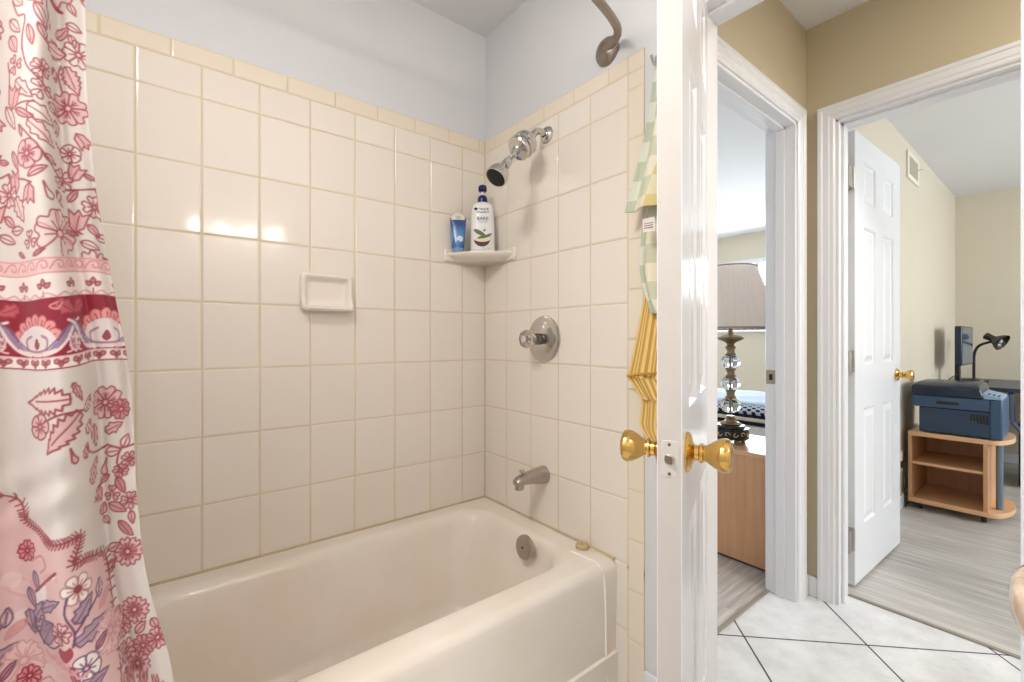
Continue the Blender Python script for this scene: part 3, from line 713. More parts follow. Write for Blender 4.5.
# ------------------------------------------------------------------ shower curtain: printed cloth
# the print is drawn on a flat sheet (units: about one millimetre of cloth), then carried by the cloth mesh as colour
class Sheet:
    def __init__(s, x0, x1, y0, y1, res, base):
        s.x0, s.y0, s.res = x0, y0, res
        s.W = int((x1 - x0) * res) + 1; s.H = int((y1 - y0) * res) + 1
        s.a = np.zeros((s.H, s.W, 3), np.float32); s.a[:] = base
    def win(s, x0, x1, y0, y1):
        i0 = max(0, int((x0 - s.x0) * s.res)); i1 = min(s.W, int((x1 - s.x0) * s.res) + 2)
        j0 = max(0, int((y0 - s.y0) * s.res)); j1 = min(s.H, int((y1 - s.y0) * s.res) + 2)
        if i1 <= i0 or j1 <= j0: return None
        X, Y = np.meshgrid(s.x0 + np.arange(i0, i1) / s.res, s.y0 + np.arange(j0, j1) / s.res)
        return (slice(j0, j1), slice(i0, i1)), X, Y
    def put(s, sl, al, col):
        al = np.clip(al, 0, 1)[..., None]; s.a[sl] = s.a[sl] * (1 - al) + np.array(col, np.float32) * al
    def stroke(s, P, w, col, taper=False):
        P = np.array(P, float); m = w + 1.5
        q = s.win(P[:, 0].min() - m, P[:, 0].max() + m, P[:, 1].min() - m, P[:, 1].max() + m)
        if q is None: return
        sl, X, Y = q; D = np.full(X.shape, 1e9); n = len(P) - 1
        for k in range(n):
            a, b = P[k], P[k + 1]; d = b - a; L = d @ d + 1e-9
            t = np.clip(((X - a[0]) * d[0] + (Y - a[1]) * d[1]) / L, 0, 1)
            ww = w * (1 - .75 * abs(2 * (k + .5) / n - 1) ** 2) if taper else w
            D = np.minimum(D, np.hypot(X - a[0] - t * d[0], Y - a[1] - t * d[1]) - ww / 2)
        s.put(sl, .5 - D * s.res * .8, col)
    def fill(s, P, col, al=1.0):
        P = np.array(P, float)
        q = s.win(P[:, 0].min() - 1, P[:, 0].max() + 1, P[:, 1].min() - 1, P[:, 1].max() + 1)
        if q is None: return
        sl, X, Y = q; ins = np.zeros(X.shape, bool); n = len(P)
        for k in range(n):
            (xa, ya), (xb, yb) = P[k], P[(k + 1) % n]
            if ya == yb: continue
            c = ((ya > Y) != (yb > Y)) & (X < (xb - xa) * (Y - ya) / (yb - ya) + xa); ins ^= c
        s.put(sl, ins.astype(np.float32) * al, col)
def sp2(P, n=6, closed=False): return [(p[0], p[1]) for p in catmull([(a, b, 0) for a, b in P], n, closed)]
WHITE = (214, 205, 199); LINE = (148, 66, 74); DEEP = (140, 24, 46); PINK = (210, 154, 154); PALE = (224, 190, 186); PURP = (146, 124, 150); DPUR = (104, 70, 98)
S = Sheet(-190, 190, -60, 900, 1.45, WHITE)
def loc(x, y, ang, sc_=1.0):
    c, s_ = math.cos(ang), math.sin(ang)
    return lambda a, b: (x + sc_ * (a * c - b * s_), y + sc_ * (a * s_ + b * c))
def leaf(x, y, ang, L, W, fill=None, line=LINE, serr=0, lw=1.4, rib=True, fal=.6):
    f = loc(x, y, math.radians(ang)); up = []; dn = []
    n = 10 if not serr else serr * 2
    for k in range(n + 1):
        t = k / n; h = W / 2 * (math.sin(PI * t ** .8) ** .9)
        j = (1.28 if k % 2 else .82) if serr and 0 < k < n else 1
        up.append(f(-L / 2 + L * t - (L * .05 if serr and k % 2 else 0), h * j)); dn.append(f(-L / 2 + L * t - (L * .05 if serr and k % 2 else 0), -h * j))
    P = up + dn[::-1]
    if not serr: P = sp2(up, 3) + sp2(dn[::-1], 3)
    if fill: S.fill(P, fill, fal)
    if rib: S.stroke([f(-L / 2, 0), f(L * .28, W * .05)], lw * .8, line, True)
    S.stroke(P + [P[0]], lw, line)
def flower(x, y, r, n=5, rot=0, fill=PINK, line=LINE, notch=True, core=True, lw=1.35, fal=.55, arc=360):
    for k in range(n):
        a = math.radians(rot + arc * k / n); f = loc(x, y, a)
        w = r * (.52 if n <= 5 else .36)
        P = [f(r * .16, 0), f(r * .45, w * .62), f(r * .82, w), f(r * 1.02, w * .5), f(r * (.84 if notch else 1.05), 0), f(r * 1.02, -w * .5), f(r * .82, -w), f(r * .45, -w * .62)]
        Q = sp2(P, 4, True)
        if fill: S.fill(Q, fill, fal)
        S.stroke(Q + [Q[0]], lw, line); S.stroke([f(r * .2, 0), f(r * .62, 0)], lw * .9, line, True)
        if r > 12 and fill is PINK: S.stroke([f(r * .25, 0), f(r * .6, w * .3)], lw * .7, line, True); S.stroke([f(r * .25, 0), f(r * .6, -w * .3)], lw * .7, line, True)
    if core:
        C = [(x + r * .17 * math.cos(t), y + r * .17 * math.sin(t)) for t in (2 * PI * k / 12 for k in range(13))]
        S.fill(C, PALE); S.stroke(C, lw * .8, line)
def tulip(x, y, ang, L, fill=PINK, line=LINE, lw=1.4):
    f = loc(x, y, math.radians(ang), L)
    P = [f(-.5, 0), f(-.25, .3), f(.15, .36), f(.5, .42), f(.3, .16), f(.55, 0), f(.3, -.16), f(.5, -.42), f(.15, -.36), f(-.25, -.3)]
    S.fill(P, fill, .75); S.stroke(P + [P[0]], lw, line); S.stroke([f(-.4, 0), f(.3, .05)], lw * .8, line, True)
def drop(x, y, ang, L, line=LINE, lw=1.4, fill=None):
    f = loc(x, y, math.radians(ang), L)
    P = sp2([f(-.5, 0), f(-.1, .12), f(.3, .2), f(.5, 0), f(.3, -.16), f(-.05, -.02)], 5, True)
    if fill: S.fill(P, fill, .7)
    S.stroke(P + [P[0]], lw, line)
def vine(P, w=1.7, col=LINE): S.stroke(sp2(P, 8), w, col)
# -- upper field (above the border)
def upper(dx, dy):
    o = lambda P: [(a + dx, b + dy) for a, b in P]
    vine(o([(6, 20), (14, 34), (24, 36), (21, 55), (21, 68)])); vine(o([(21, 66), (26, 82), (34, 92), (46, 103), (54, 108)])); vine(o([(36, -10), (42, 10), (46, 30), (50, 42)]))
    vine(o([(15, 138), (24, 145), (36, 158), (46, 172), (57, 184)])); vine(o([(2, 178), (10, 186), (20, 189), (30, 193)])); vine(o([(64, 70), (62, 80), (65, 95)])); vine(o([(56, 150), (62, 156), (68, 158)]))
    vine(o([(70, 195), (82, 193), (96, 189), (97, 200)])); vine(o([(0, 78), (2, 92), (1, 108)])); vine(o([(10, 120), (20, 118), (34, 118)])); vine(o([(60, 222), (70, 232), (82, 238)]))
    for a in ((14, 20, 35, 17, 11, 0), (10, 44, 42, 20, 10, 0), (8, 61, 60, 19, 12, 0), (30, 54, 78, 20, 7, 0), (36, 31, 30, 0, 0, 0)):
        if a[3]: leaf(a[0] + dx, a[1] + dy, *a[2:5], fill=PINK if a[0] > 29 or a[0] < 9 else None)
    leaf(31 + dx, 15 + dy, 40, 22, 13, None, serr=4); leaf(39 + dx, 33 + dy, 62, 24, 8, None); leaf(41 + dx, 49 + dy, 58, 18, 7, PALE)
    leaf(58 + dx, 58 + dy, 2, 22, 15, PALE, serr=6); leaf(74 + dx, 83 + dy, 66, 28, 13, PINK, serr=6); leaf(65 + dx, 37 + dy, -52, 17, 9, PINK); leaf(75 + dx, 28 + dy, 15, 13, 8, None)
    leaf(57 + dx, 13 + dy, 20, 18, 5, DEEP, DEEP); leaf(73 + dx, 10 + dy, 60, 12, 6, None); leaf(74 + dx, 42 + dy, 70, 12, 6, None)
    flower(79 + dx, 54 + dy, 13, 5, 20, None); flower(71 + dx, 112 + dy, 16, 5, -50); flower(11 + dx, 81 + dy, 9, 3, -120, PINK, core=False); flower(40 + dx, 84 + dy, 9, 4, 30, PALE); flower(40 + dx, 104 + dy, 10, 3, 0, None, core=False)
    leaf(22 + dx, 105 + dy, 40, 28, 12, None, serr=3); tulip(8 + dx, 112 + dy, -75, 22); leaf(22 + dx, 128 + dy, 25, 26, 7, PINK); leaf(40 + dx, 128 + dy, 30, 30, 14, None, serr=3); leaf(57 + dx, 82 + dy, 70, 14, 7, None); leaf(55 + dx, 118 + dy, 25, 18, 9, None)
    leaf(3 + dx, 130 + dy, 60, 26, 10, None); leaf(40 + dx, 146 + dy, 42, 34, 12, PALE, serr=4); leaf(18 + dx, 144 + dy, 75, 12, 5, PINK); flower(26 + dx, 166 + dy, 13, 5, 10, PINK, notch=False); flower(73 + dx, 158 + dy, 9, 5, 40, None, notch=False)
    tulip(83 + dx, 142 + dy, 50, 16); leaf(58 + dx, 136 + dy, 80, 16, 9, None); tulip(77 + dx, 177 + dy, -70, 18); leaf(35 + dx, 182 + dy, -30, 20, 7, PINK); leaf(8 + dx, 170 + dy, 65, 20, 7, PINK); leaf(48 + dx, 170 + dy, 28, 16, 6, None); leaf(90 + dx, 178 + dy, 10, 12, 5, PINK)
    flower(64 + dx, 186 + dy, 11, 4, 60, PALE); leaf(75 + dx, 200 + dy, -55, 15, 7, PINK); flower(94 + dx, 208 + dy, 11, 4, 80, PALE); tulip(6 + dx, 190 + dy, -100, 20); tulip(26 + dx, 202 + dy, 100, 18); drop(44 + dx, 200 + dy, 65, 18); leaf(11 + dx, 215 + dy, 65, 26, 13, PALE, serr=4); leaf(58 + dx, 206 + dy, 60, 18, 7, None)
    leaf(5 + dx, 233 + dy, 0, 18, 8, None); flower(53 + dx, 240 + dy, 22, 5, 175, PALE, arc=300); tulip(78 + dx, 226 + dy, -80, 22); leaf(71 + dx, 238 + dy, 10, 16, 5, PINK); leaf(93 + dx, 233 + dy, 40, 16, 8, PINK); leaf(89 + dx, 249 + dy, 20, 18, 8, None); flower(23 + dx, 244 + dy, 8, 3, 30, None, core=False); leaf(32 + dx, 256 + dy, -20, 14, 4, PINK); leaf(8 + dx, 256 + dy, 30, 10, 4, PINK)
for dx, dy in ((0, 0), (98, 6), (-98, -8), (-196, 2)): upper(dx, dy)
for dx, dy in ((0, -250), (98, -244), (-98, -258)): upper(dx, dy)
flower(92, 272, 18, 6, 10, PALE)
# -- border bands
def band(y0, y1, col): S.fill([(-200, y0), (200, y0), (200, y1), (-200, y1)], col)
band(261, 276, PALE); band(276, 296, (231, 219, 213)); band(262, 263.3, PINK); band(275, 276.3, PINK)
for k in range(-14, 14):
    x = k * 14 + 6
    S.stroke(sp2([(x - 7, 272), (x - 2, 265), (x + 4, 265), (x + 5, 270), (x + 1, 271), (x, 268)], 6), 1.1, (205, 120, 124))
    if k % 2 == 0:
        for s_ in (-1, 0, 1): leaf(x + 4 * s_, 287 - (3 if s_ == 0 else 0), -90 + 50 * s_, 6, 4, LINE, rib=False)
        S.stroke([(x, 292), (x, 297)], 1, LINE)
for k in range(-13, 13):
    x = k * 15; S.stroke(sp2([(x, 298), (x + 7.5, 294), (x + 15, 298)], 4), 1.6, PINK)
band(298, 353, DEEP)
for k in range(-4, 4):
    cx = 20 + k * 82; cy = 336
    for i in range(7):
        a = math.radians(-168 + 156 * i / 6); f = loc(cx + 20 * math.cos(a), cy + 16 * math.sin(a), a)
        P = sp2([f(-7, -2.5), f(3, -6), f(8, -3), f(9, 0), f(8, 3), f(3, 6), f(-7, 2.5)], 4, True); S.fill(P, (222, 150, 148)); S.stroke(P + [P[0]], 1.0, (168, 50, 66)); S.stroke([f(-4, 0), f(4, 0)], 1, (150, 40, 60))
    P = sp2([(cx - 24, 347), (cx - 20, 330), (cx, 322), (cx + 20, 330), (cx + 24, 347), (cx, 352)], 5, True); S.fill(P, (226, 214, 212))
    S.stroke(sp2([(cx - 8, 332), (cx - 15, 336), (cx - 13, 345), (cx, 347), (cx + 13, 345), (cx + 15, 336), (cx + 8, 332)], 6), 2.2, (168, 120, 140)); S.fill(sp2([(cx, 334), (cx + 4, 341), (cx, 345), (cx - 4, 341)], 4, True), LINE)
    for s_ in (-1, 1):
        X = lambda t: cx + s_ * t
        S.fill([(X(16), 347), (X(26), 338), (X(34), 326), (X(46), 320), (X(40), 332), (X(30), 344)], PURP); S.stroke(sp2([(X(10), 351), (X(24), 348), (X(33), 338), (X(40), 325), (X(48), 320)], 6), 2.6, (236, 214, 212)); S.stroke(sp2([(X(14), 346), (X(24), 338), (X(31), 328), (X(42), 320)], 6), 1.6, (120, 92, 124))
        for i in range(3): S.stroke(sp2([(X(33 + 2 * i), 350 - 6 * i), (X(37 + 2 * i), 349 - 6 * i), (X(38 + 2 * i), 346 - 6 * i)], 4), 1.8, (232, 200, 196))
    cx2 = cx + 41; leaf(cx2 - 8, 308, 30, 22, 13, (214, 132, 132), (160, 44, 62), serr=3); leaf(cx2 + 9, 309, 150, 20, 12, (214, 132, 132), (160, 44, 62), serr=3); tulip(cx2, 342, -90, 17, (176, 140, 150), (236, 214, 212)); S.stroke(sp2([(cx2 - 16, 303), (cx2 - 22, 306), (cx2 - 16, 309), (cx2 - 12, 304)], 4), 1.5, (222, 150, 148))
band(353, 364, PALE)
for k in range(-13, 13):
    x = k * 16; P = sp2([(x, 366), (x + 2, 357), (x + 8, 354), (x + 14, 357), (x + 16, 366)], 4); S.fill(P, (234, 222, 216))
    for s_ in (-1, 0, 1): leaf(x + 3.2 * s_, 358 - (0 if s_ else -2), 90 + 55 * s_, 6, 4, LINE, rib=False)
band(363.6, 365, LINE); band(365, 367, WHITE)
# -- lower field: sprigs, feathered ogee line, pink paisley ground
def sprig(dx, dy):
    leaf(31 + dx, 396 + dy, 178, 50, 21, PALE, serr=8, lw=2); leaf(50 + dx, 428 + dy, 131, 48, 20, PINK, serr=7, lw=2, fal=.6); vine([(69 + dx, 409 + dy), (48 + dx, 409 + dy), (27 + dx, 417 + dy)], 2.2); flower(24 + dx, 420 + dy, 12, 5, 70, PINK, notch=False, lw=1.8)
    leaf(77 + dx, 404 + dy, -60, 18, 8, PALE); leaf(63 + dx, 390 + dy, 60, 22, 6, PINK, serr=4); drop(59 + dx, 451 + dy, 70, 17, fill=PINK, lw=1.8)
sprig(0, 0); sprig(-118, 4)
def column(dx, dy=0):
    flower(104 + dx, 408 + dy, 16, 5, 200, PINK); flower(119 + dx, 416 + dy, 10, 5, 60, (176, 90, 100)); leaf(113 + dx, 434 + dy, -30, 18, 10, PINK, serr=3); leaf(90 + dx, 439 + dy, 78, 24, 12, PINK); leaf(78 + dx, 427 + dy, -70, 15, 8, PALE)
    leaf(74 + dx, 450 + dy, -80, 16, 7, PINK, serr=3); vine([(75 + dx, 449 + dy), (84 + dx, 455 + dy), (98 + dx, 456 + dy), (108 + dx, 452 + dy)], 2); leaf(113 + dx, 459 + dy, -8, 16, 10, PALE); leaf(125 + dx, 449 + dy, -70, 14, 9, PALE); vine([(108 + dx, 452 + dy), (120 + dx, 456 + dy), (134 + dx, 454 + dy)], 1.8); vine([(120 + dx, 457 + dy), (117 + dx, 470 + dy), (120 + dx, 478 + dy)], 1.8)
    flower(129 + dx, 469 + dy, 8, 4, 45, PINK); flower(121 + dx, 480 + dy, 7, 4, 20, PINK); leaf(88 + dx, 474 + dy, -68, 28, 12, PINK, serr=3); drop(106 + dx, 474 + dy, 95, 18, fill=PINK); leaf(121 + dx, 495 + dy, 62, 18, 9, (180, 90, 100)); flower(112 + dx, 503 + dy, 8, 3, 30, PINK, core=False); tulip(95 + dx, 500 + dy, 100, 16); leaf(104 + dx, 488 + dy, 140, 16, 5, PINK)
    leaf(103 + dx, 518 + dy, -80, 13, 8, PINK); leaf(118 + dx, 518 + dy, 30, 20, 10, (196, 120, 126)); flower(130 + dx, 512 + dy, 9, 4, 10, PINK); leaf(106 + dx, 531 + dy, 60, 10, 7, PALE); leaf(126 + dx, 541 + dy, 48, 22, 9, (180, 90, 100)); leaf(132 + dx, 530 + dy, 80, 14, 6, PINK); flower(128 + dx, 566 + dy, 15, 7, 0, PINK); leaf(113 + dx, 560 + dy, -30, 16, 9, PALE); leaf(110 + dx, 580 + dy, -60, 18, 6, PINK, serr=3)
    for yy in (0, 62):
        flower(134 + dx, 630 + yy + dy, 15, 7, 0, PINK); flower(118 + dx, 647 + yy + dy, 11, 5, 30, PINK); leaf(113 + dx, 632 + yy + dy, -70, 16, 8, PINK); leaf(140 + dx, 650 + yy + dy, -50, 18, 9, PINK); flower(121 + dx, 673 + yy + dy, 11, 4, 45, PINK); flower(142 + dx, 671 + yy + dy, 12, 5, 10, (186, 100, 108)); flower(158 + dx, 664 + yy + dy, 12, 6, 10, PINK); leaf(155 + dx, 648 + yy + dy, 60, 14, 7, PINK)
column(0); column(-185, 10)
FE = sp2([(-60, 470), (-30, 480), (0, 502), (8, 513), (20, 520), (30, 529), (38, 534), (52, 533), (64, 531), (62, 543), (58, 557), (70, 556), (84, 559), (100, 563), (106, 585), (108, 640), (104, 720), (100, 800)], 9)
S.fill(FE + [(100, 900), (-190, 900), (-190, 440)], (226, 186, 184), .85)
R2 = random.Random(3)
for k in range(90):
    x, y = R2.uniform(-185, 98), R2.uniform(560, 880)
    S.fill(sp2([(x - 9, y), (x, y - 7), (x + 11, y - 2), (x + 5, y + 9)], 4, True), (236, 214, 210) if k % 2 else (216, 164, 164), .55)
S.stroke(FE, 1.8, LINE)
for k in range(2, len(FE) - 2, 2):
    (xa, ya), (xb, yb) = FE[k - 1], FE[k + 1]; a = math.atan2(yb - ya, xb - xa)
    for s_ in (-1, 1): S.stroke([FE[k], (FE[k][0] + 5.5 * math.cos(a + s_ * 2.1), FE[k][1] + 5.5 * math.sin(a + s_ * 2.1))], 1.6, LINE)
def paisley(dx, dy):
    o = lambda P: [(a + dx, b + dy) for a, b in P]
    vine(o([(10, 552), (24, 546), (30, 556), (22, 563)]), 2, (200, 130, 134)); flower(3 + dx, 543 + dy, 10, 5, 10, (206, 100, 110), DEEP); S.fill(o([(12, 583), (42, 564), (43, 590), (14, 602)]), (238, 226, 220)); S.stroke(o([(12, 583), (42, 562)]), 3, LINE); S.fill(o([(28, 572), (42, 566), (43, 588), (30, 594)]), (214, 160, 160), .6)
    for a in ((16, 601, -50, 26, 12), (32, 595, -22, 28, 11), (20, 617, -15, 34, 12), (6, 590, 70, 22, 9), (3, 615, 80, 26, 11), (14, 572, 75, 20, 9)): leaf(a[0] + dx, a[1] + dy, *a[2:5], fill=PURP, line=DPUR, serr=3 if a[3] > 25 else 0)
    tulip(24 + dx, 625 + dy, -55, 30, PURP, DPUR); vine(o([(6, 612), (14, 632), (28, 640), (42, 634), (50, 620)]), 2, DPUR); flower(44 + dx, 623 + dy, 11, 4, 20, (232, 200, 198), LINE, fal=.6)
    flower(61 + dx, 582 + dy, 14, 6, 0, (240, 230, 224), (176, 120, 120), notch=False, fal=1); S.fill([(61 + dx + 4 * math.cos(t), 582 + dy + 4 * math.sin(t)) for t in (2 * PI * k / 10 for k in range(10))], LINE)
    vine(o([(52, 588), (50, 604), (58, 622), (57, 636)]), 2, DPUR); vine(o([(58, 624), (70, 610), (84, 596), (86, 584)]), 2, DPUR); leaf(67 + dx, 603 + dy, -52, 28, 13, PURP, DPUR, serr=4); leaf(86 + dx, 592 + dy, -80, 18, 10, (214, 180, 186), DPUR); leaf(76 + dx, 627 + dy, -22, 38, 14, PURP, DPUR, serr=4); leaf(94 + dx, 605 + dy, -35, 26, 9, (214, 140, 144), PINK, rib=False)
    S.fill(sp2(o([(48, 653), (40, 646), (41, 637), (48, 640), (55, 636), (57, 645)]), 4, True), (168, 64, 76)); flower(68 + dx, 660 + dy, 13, 5, 15, (238, 226, 220), DPUR, notch=False, fal=1); flower(97 + dx, 640 + dy, 20, 9, 0, (236, 204, 200), (206, 150, 152), fal=.8); leaf(84 + dx, 642 + dy, -35, 18, 8, (170, 84, 104), DPUR); leaf(74 + dx, 676 + dy, -20, 34, 13, PURP, DPUR, serr=4); leaf(58 + dx, 668 + dy, 70, 24, 9, (170, 84, 96), DEEP)
    for k in range(5): S.stroke(sp2(o([(18 + 9 * k, 644 + 4 * k), (26 + 9 * k, 652 + 4 * k), (34 + 9 * k, 648 + 4 * k)]), 4), 3, (214, 156, 158))
paisley(0, 0); paisley(-104, 14); paisley(-6, 128); paisley(-110, 140)

# -- the hanging cloth
PXV = .001235                                   # cloth metres per sheet unit, vertically
ZS = [(.90, 80), (.42, 84), (.30, 86), (.17, 97), (.035, 117), (-.03, 128), (-.125, 133.5), (-.18, 135), (-.25, 139), (-.325, 147), (-.375, 157), (-.42, 168), (-.60, 190), (-.85, 214), (-1.06, 228)]
def interp(T, z):
    for (za, a), (zb, b) in zip(T, T[1:]):
        if zb <= z <= za: return a + (b - a) * (za - z) / (za - zb)
    return T[0][1] if z > T[0][0] else T[-1][1]
def smooth_u(z):
    return sum(interp(ZS, z + d_) for d_ in (-.03, -.015, 0, .015, .03)) / 5
CXB = -.765
zl = list(np.arange(.90, .44, -.004)) + list(np.arange(.44, -.44, -.00092)) + list(np.arange(-.44, -1.06, -.005))
sl_ = list(np.arange(0, .155, .0009)) + list(np.arange(.155, .40, .003))   # metres of plan from the hem
nz, ns_ = len(zl), len(sl_)
sa = np.array(sl_)
V = np.zeros((nz, ns_, 3)); PC = np.zeros((nz, ns_, 2))
for j, z in enumerate(zl):
    u = smooth_u(z); r = ray(u, 338.2); ye = CXB * r.y / r.x
    t = min(1, max(0, (.44 - z) / .88)); tt_ = min(1, max(0, (.9 - z) / 1.9))
    amp = .010 + .018 * tt_
    off = sa - 0
    # folds: the first flap lies flat, then a crease, then deep pleats further from the hem
    c1 = .024 + .010 * t; wv = .078 + .02 * t
    ph = 2 * PI * (off - c1) / wv
    fold = amp * np.sin(ph + .5 * math.sin(3 * z)) * np.clip(off / .03, 0, 1) * (1 + .25 * np.sin(off * 31 + 2 * z))
    crease = .012 * np.exp(-((off - c1) / .006) ** 2)
    hem = .022 * np.exp(-(off / .007) ** 2) * (.35 + .65 * math.exp(-((z - .02) / .16) ** 2))
    x = CXB + fold - crease - hem + .005 * np.sin(9 * z + off * 22)
    # soft diagonal drapery in the lower white field
    x = x + .002 * np.exp(-((z + .19) / .05) ** 2) * np.sin(off * 90 + z * 120)
    y = ye - off * (1 + .15 * t)
    V[j, :, 0] = x; V[j, :, 1] = y; V[j, :, 2] = z
    al = np.concatenate([[0], np.cumsum(np.hypot(np.diff(x), np.diff(y)))])
    PC[j, :, 0] = u - al / .00112
    PC[j, :, 1] = 338.2 - z / PXV + 5 * np.sin(al * 30 + 1.0) * math.exp(-((z - .05) / .2) ** 2)
gx = np.clip((PC[..., 0] - S.x0) * S.res, 0, S.W - 2); gy = np.clip((PC[..., 1] - S.y0) * S.res, 0, S.H - 2)
# far from the drawn sheet the field repeats
over = PC[..., 1] < S.y0 + 2
gy = np.where(over, ((PC[..., 1] - S.y0) % 250) * S.res, gy)
under = PC[..., 1] > S.y0 + S.H / S.res - 3
gy = np.where(under, ((PC[..., 1] - 640) % 200 + 640 - S.y0) * S.res, gy); gy = np.clip(gy, 0, S.H - 2)
ix, iy = gx.astype(int), gy.astype(int); fx, fy = (gx - ix)[..., None], (gy - iy)[..., None]
colr = S.a[iy, ix] * (1 - fx) * (1 - fy) + S.a[iy, ix + 1] * fx * (1 - fy) + S.a[iy + 1, ix] * (1 - fx) * fy + S.a[iy + 1, ix + 1] * fx * fy
cl = colr / 255.0; cl = np.where(cl <= .04045, cl / 12.92, ((cl + .055) / 1.055) ** 2.4)
org = np.array([CXB, -.2, 0.0])
me = bpy.data.meshes.new('curtain_cloth'); nv = nz * ns_
me.vertices.add(nv); me.vertices.foreach_set('co', (V - org).reshape(-1).astype(np.float32))
idx = np.arange(nv).reshape(nz, ns_); quads = np.stack([idx[:-1, :-1], idx[1:, :-1], idx[1:, 1:], idx[:-1, 1:]], -1).reshape(-1)
nf = len(quads) // 4
me.loops.add(nf * 4); me.loops.foreach_set('vertex_index', quads.astype(np.int32)); me.polygons.add(nf)
me.polygons.foreach_set('loop_start', np.arange(0, nf * 4, 4, dtype=np.int32)); me.polygons.foreach_set('use_smooth', [True] * nf)
me.update(calc_edges=True); me.validate()
ca = me.color_attributes.new('print', 'FLOAT_COLOR', 'POINT'); ca.data.foreach_set('color', np.concatenate([cl.reshape(-1, 3), np.ones((nv, 1))], 1).astype(np.float32).reshape(-1))
t = NT('printed_polyester'); at = t.node('ShaderNodeAttribute'); at.attribute_name = 'print'
t.link(at.outputs['Color'], t.bsdf.inputs['Base Color']); t.setin('Roughness', .45); t.setin('Sheen Weight', .15)
t.bump(t.noise(t.coord(), 700, 2), .05, .0004)
tr = t.node('ShaderNodeBsdfTranslucent'); t.link(at.outputs['Color'], tr.inputs[0]); mx = t.node('ShaderNodeMixShader'); mx.inputs[0].default_value = .15
t.link(t.bsdf.outputs[0], mx.inputs[1]); t.link(tr.outputs[0], mx.inputs[2]); t.link(mx.outputs[0], t.out.inputs[0])
me.materials.append(t.m)
cur = thing('shower_curtain', 'white shower curtain printed with crimson flowers and a dark red border', 'curtain', (CXB, -.2, -1.06))
co_ = bpy.data.objects.new('curtain_cloth', me); COL.objects.link(co_); co_.parent = cur; co_.location = (0, 0, 1.06)
for k in range(9):
    yk = -.075 - .036 * k; q = MB(); pts = [(-.778 + .0 * k + .027 * math.cos(a) - .012 * max(0, k - 4), yk, rz_ - .012 + .030 * math.sin(a)) for a in (2 * PI * i / 20 for i in range(21))]; q.tube(pts, .002, 6); q.build('ring', M_chrome, cur)

# ------------------------------------------------------------------ towels on a wall hook behind the door
def plaid():
    t = NT('plaid_terry'); uv = t.coord('UV'); x, y, z = t.sep(uv)
    a = t.math('LESS_THAN', t.math('FRACT', t.math('MULTIPLY', x, 9)), .5); b = t.math('LESS_THAN', t.math('FRACT', t.math('MULTIPLY', y, 9)), .5)
    c = t.math('LESS_THAN', t.math('FRACT', t.math('MULTIPLY', x, 4.5)), .5)
    ya = t.mix(c, rgb(222, 202, 138), rgb(192, 200, 176)); yb = t.mix(c, rgb(234, 224, 190), rgb(222, 224, 208))
    r1 = t.mix(a, rgb(236, 228, 204), ya); r2 = t.mix(a, rgb(208, 208, 182), yb)
    t.setin('Base Color', t.mix(b, r1, r2)); t.setin('Roughness', .95); t.bump(t.noise(t.coord(), 500, 2), .5, .002); return t.m
def stripe():
    t = NT('yellow_striped_terry'); uv = t.coord('UV'); x, y, z = t.sep(uv)
    f = t.math('FRACT', t.math('MULTIPLY', x, 58)); m = t.math('LESS_THAN', f, .5)
    t.setin('Base Color', t.mix(m, rgb(206, 158, 68), rgb(234, 206, 140))); t.setin('Roughness', .95); t.bump(t.noise(t.coord(), 500, 2), .5, .002); return t.m
M_plaid = plaid(); M_stripe = stripe(); M_hem = plain('mustard_hem', rgb(196, 150, 60), .9, var=.1, vscale=80)
def pxw(u, v, y):
    r = ray(u, v); k = y / r.y; return Vector((r.x * k, y, r.z * k))
def flap(mb, rows, xr, nfold, amp, mi=0, us=1.0, skew=0, ph=0, frac=0):
    """hanging fold of cloth: rows = (pixel x of its outer edge, pixel y, distance from wall); it runs in to xr"""
    E = [pxw(u, v, y) for u, v, y in rows]; E = catmull(E, 6); n = len(E) - 1; L = [0]
    for a, b in zip(E, E[1:]): L.append(L[-1] + (b - a).length)
    def fn(u, w):
        f = w * n; k = min(int(f), n - 1); e = E[k].lerp(E[k + 1], f - k)
        x = e.x + (xr - e.x) * u; wd = abs(xr - e.x)
        return (x, e.y + amp * min(1, wd / .1) * math.sin(u * nfold * PI + ph) - .0 * u, e.z - skew * u * wd)
    def uvf(u, w):
        f = w * n; k = min(int(f), n - 1); e = E[k].lerp(E[k + 1], f - k); return ((frac * u if frac else abs(xr - e.x) * u * us) + .02, L[k] + (L[k + 1] - L[k]) * (f - k))
    mb.grid(26, 60, fn, mi, uvf)
hk = thing('towel_hook', 'small chrome hook on the wall holding two hand towels', 'hook', (-.735, YV, .76))
q = MB(); q.lathe([(0, 0), (.018, 0), (.018, .004), (.012, .008), (0, .008)], (-.735, YV - .001, .80), (0, -1, 0), 24); q.tube(catmull([(-.735, YV - .006, .80), (-.735, YV - .03, .80), (-.735, YV - .042, .79), (-.735, YV - .044, .775), (-.735, YV - .055, .765), (-.735, YV - .068, .785)], 6), .004, 10); q.build('hook_arm', M_chrome, hk)
XI = -.675
tw = thing('plaid_towel', 'yellow and sage plaid hand towel hanging from the hook behind the door', 'towel', (-.74, 1.09, .02))
q = MB(); flap(q, [(655, 62, 1.10), (649, 110, 1.095), (641, 150, 1.085), (632, 185, 1.075), (624.5, 213, 1.07)], XI, 3, .012, skew=-.0, us=1.3)
q.build('outer_fold', M_plaid, tw, solid=.004)
q = MB(); flap(q, [(652, 90, 1.115), (646, 150, 1.115), (643, 200, 1.11), (640, 235, 1.108), (638, 262, 1.108), (641, 285, 1.10), (650, 314, 1.095)], XI, 4, .01, us=1.3, ph=.8)
q.build('inner_fold', M_plaid, tw, solid=.004)
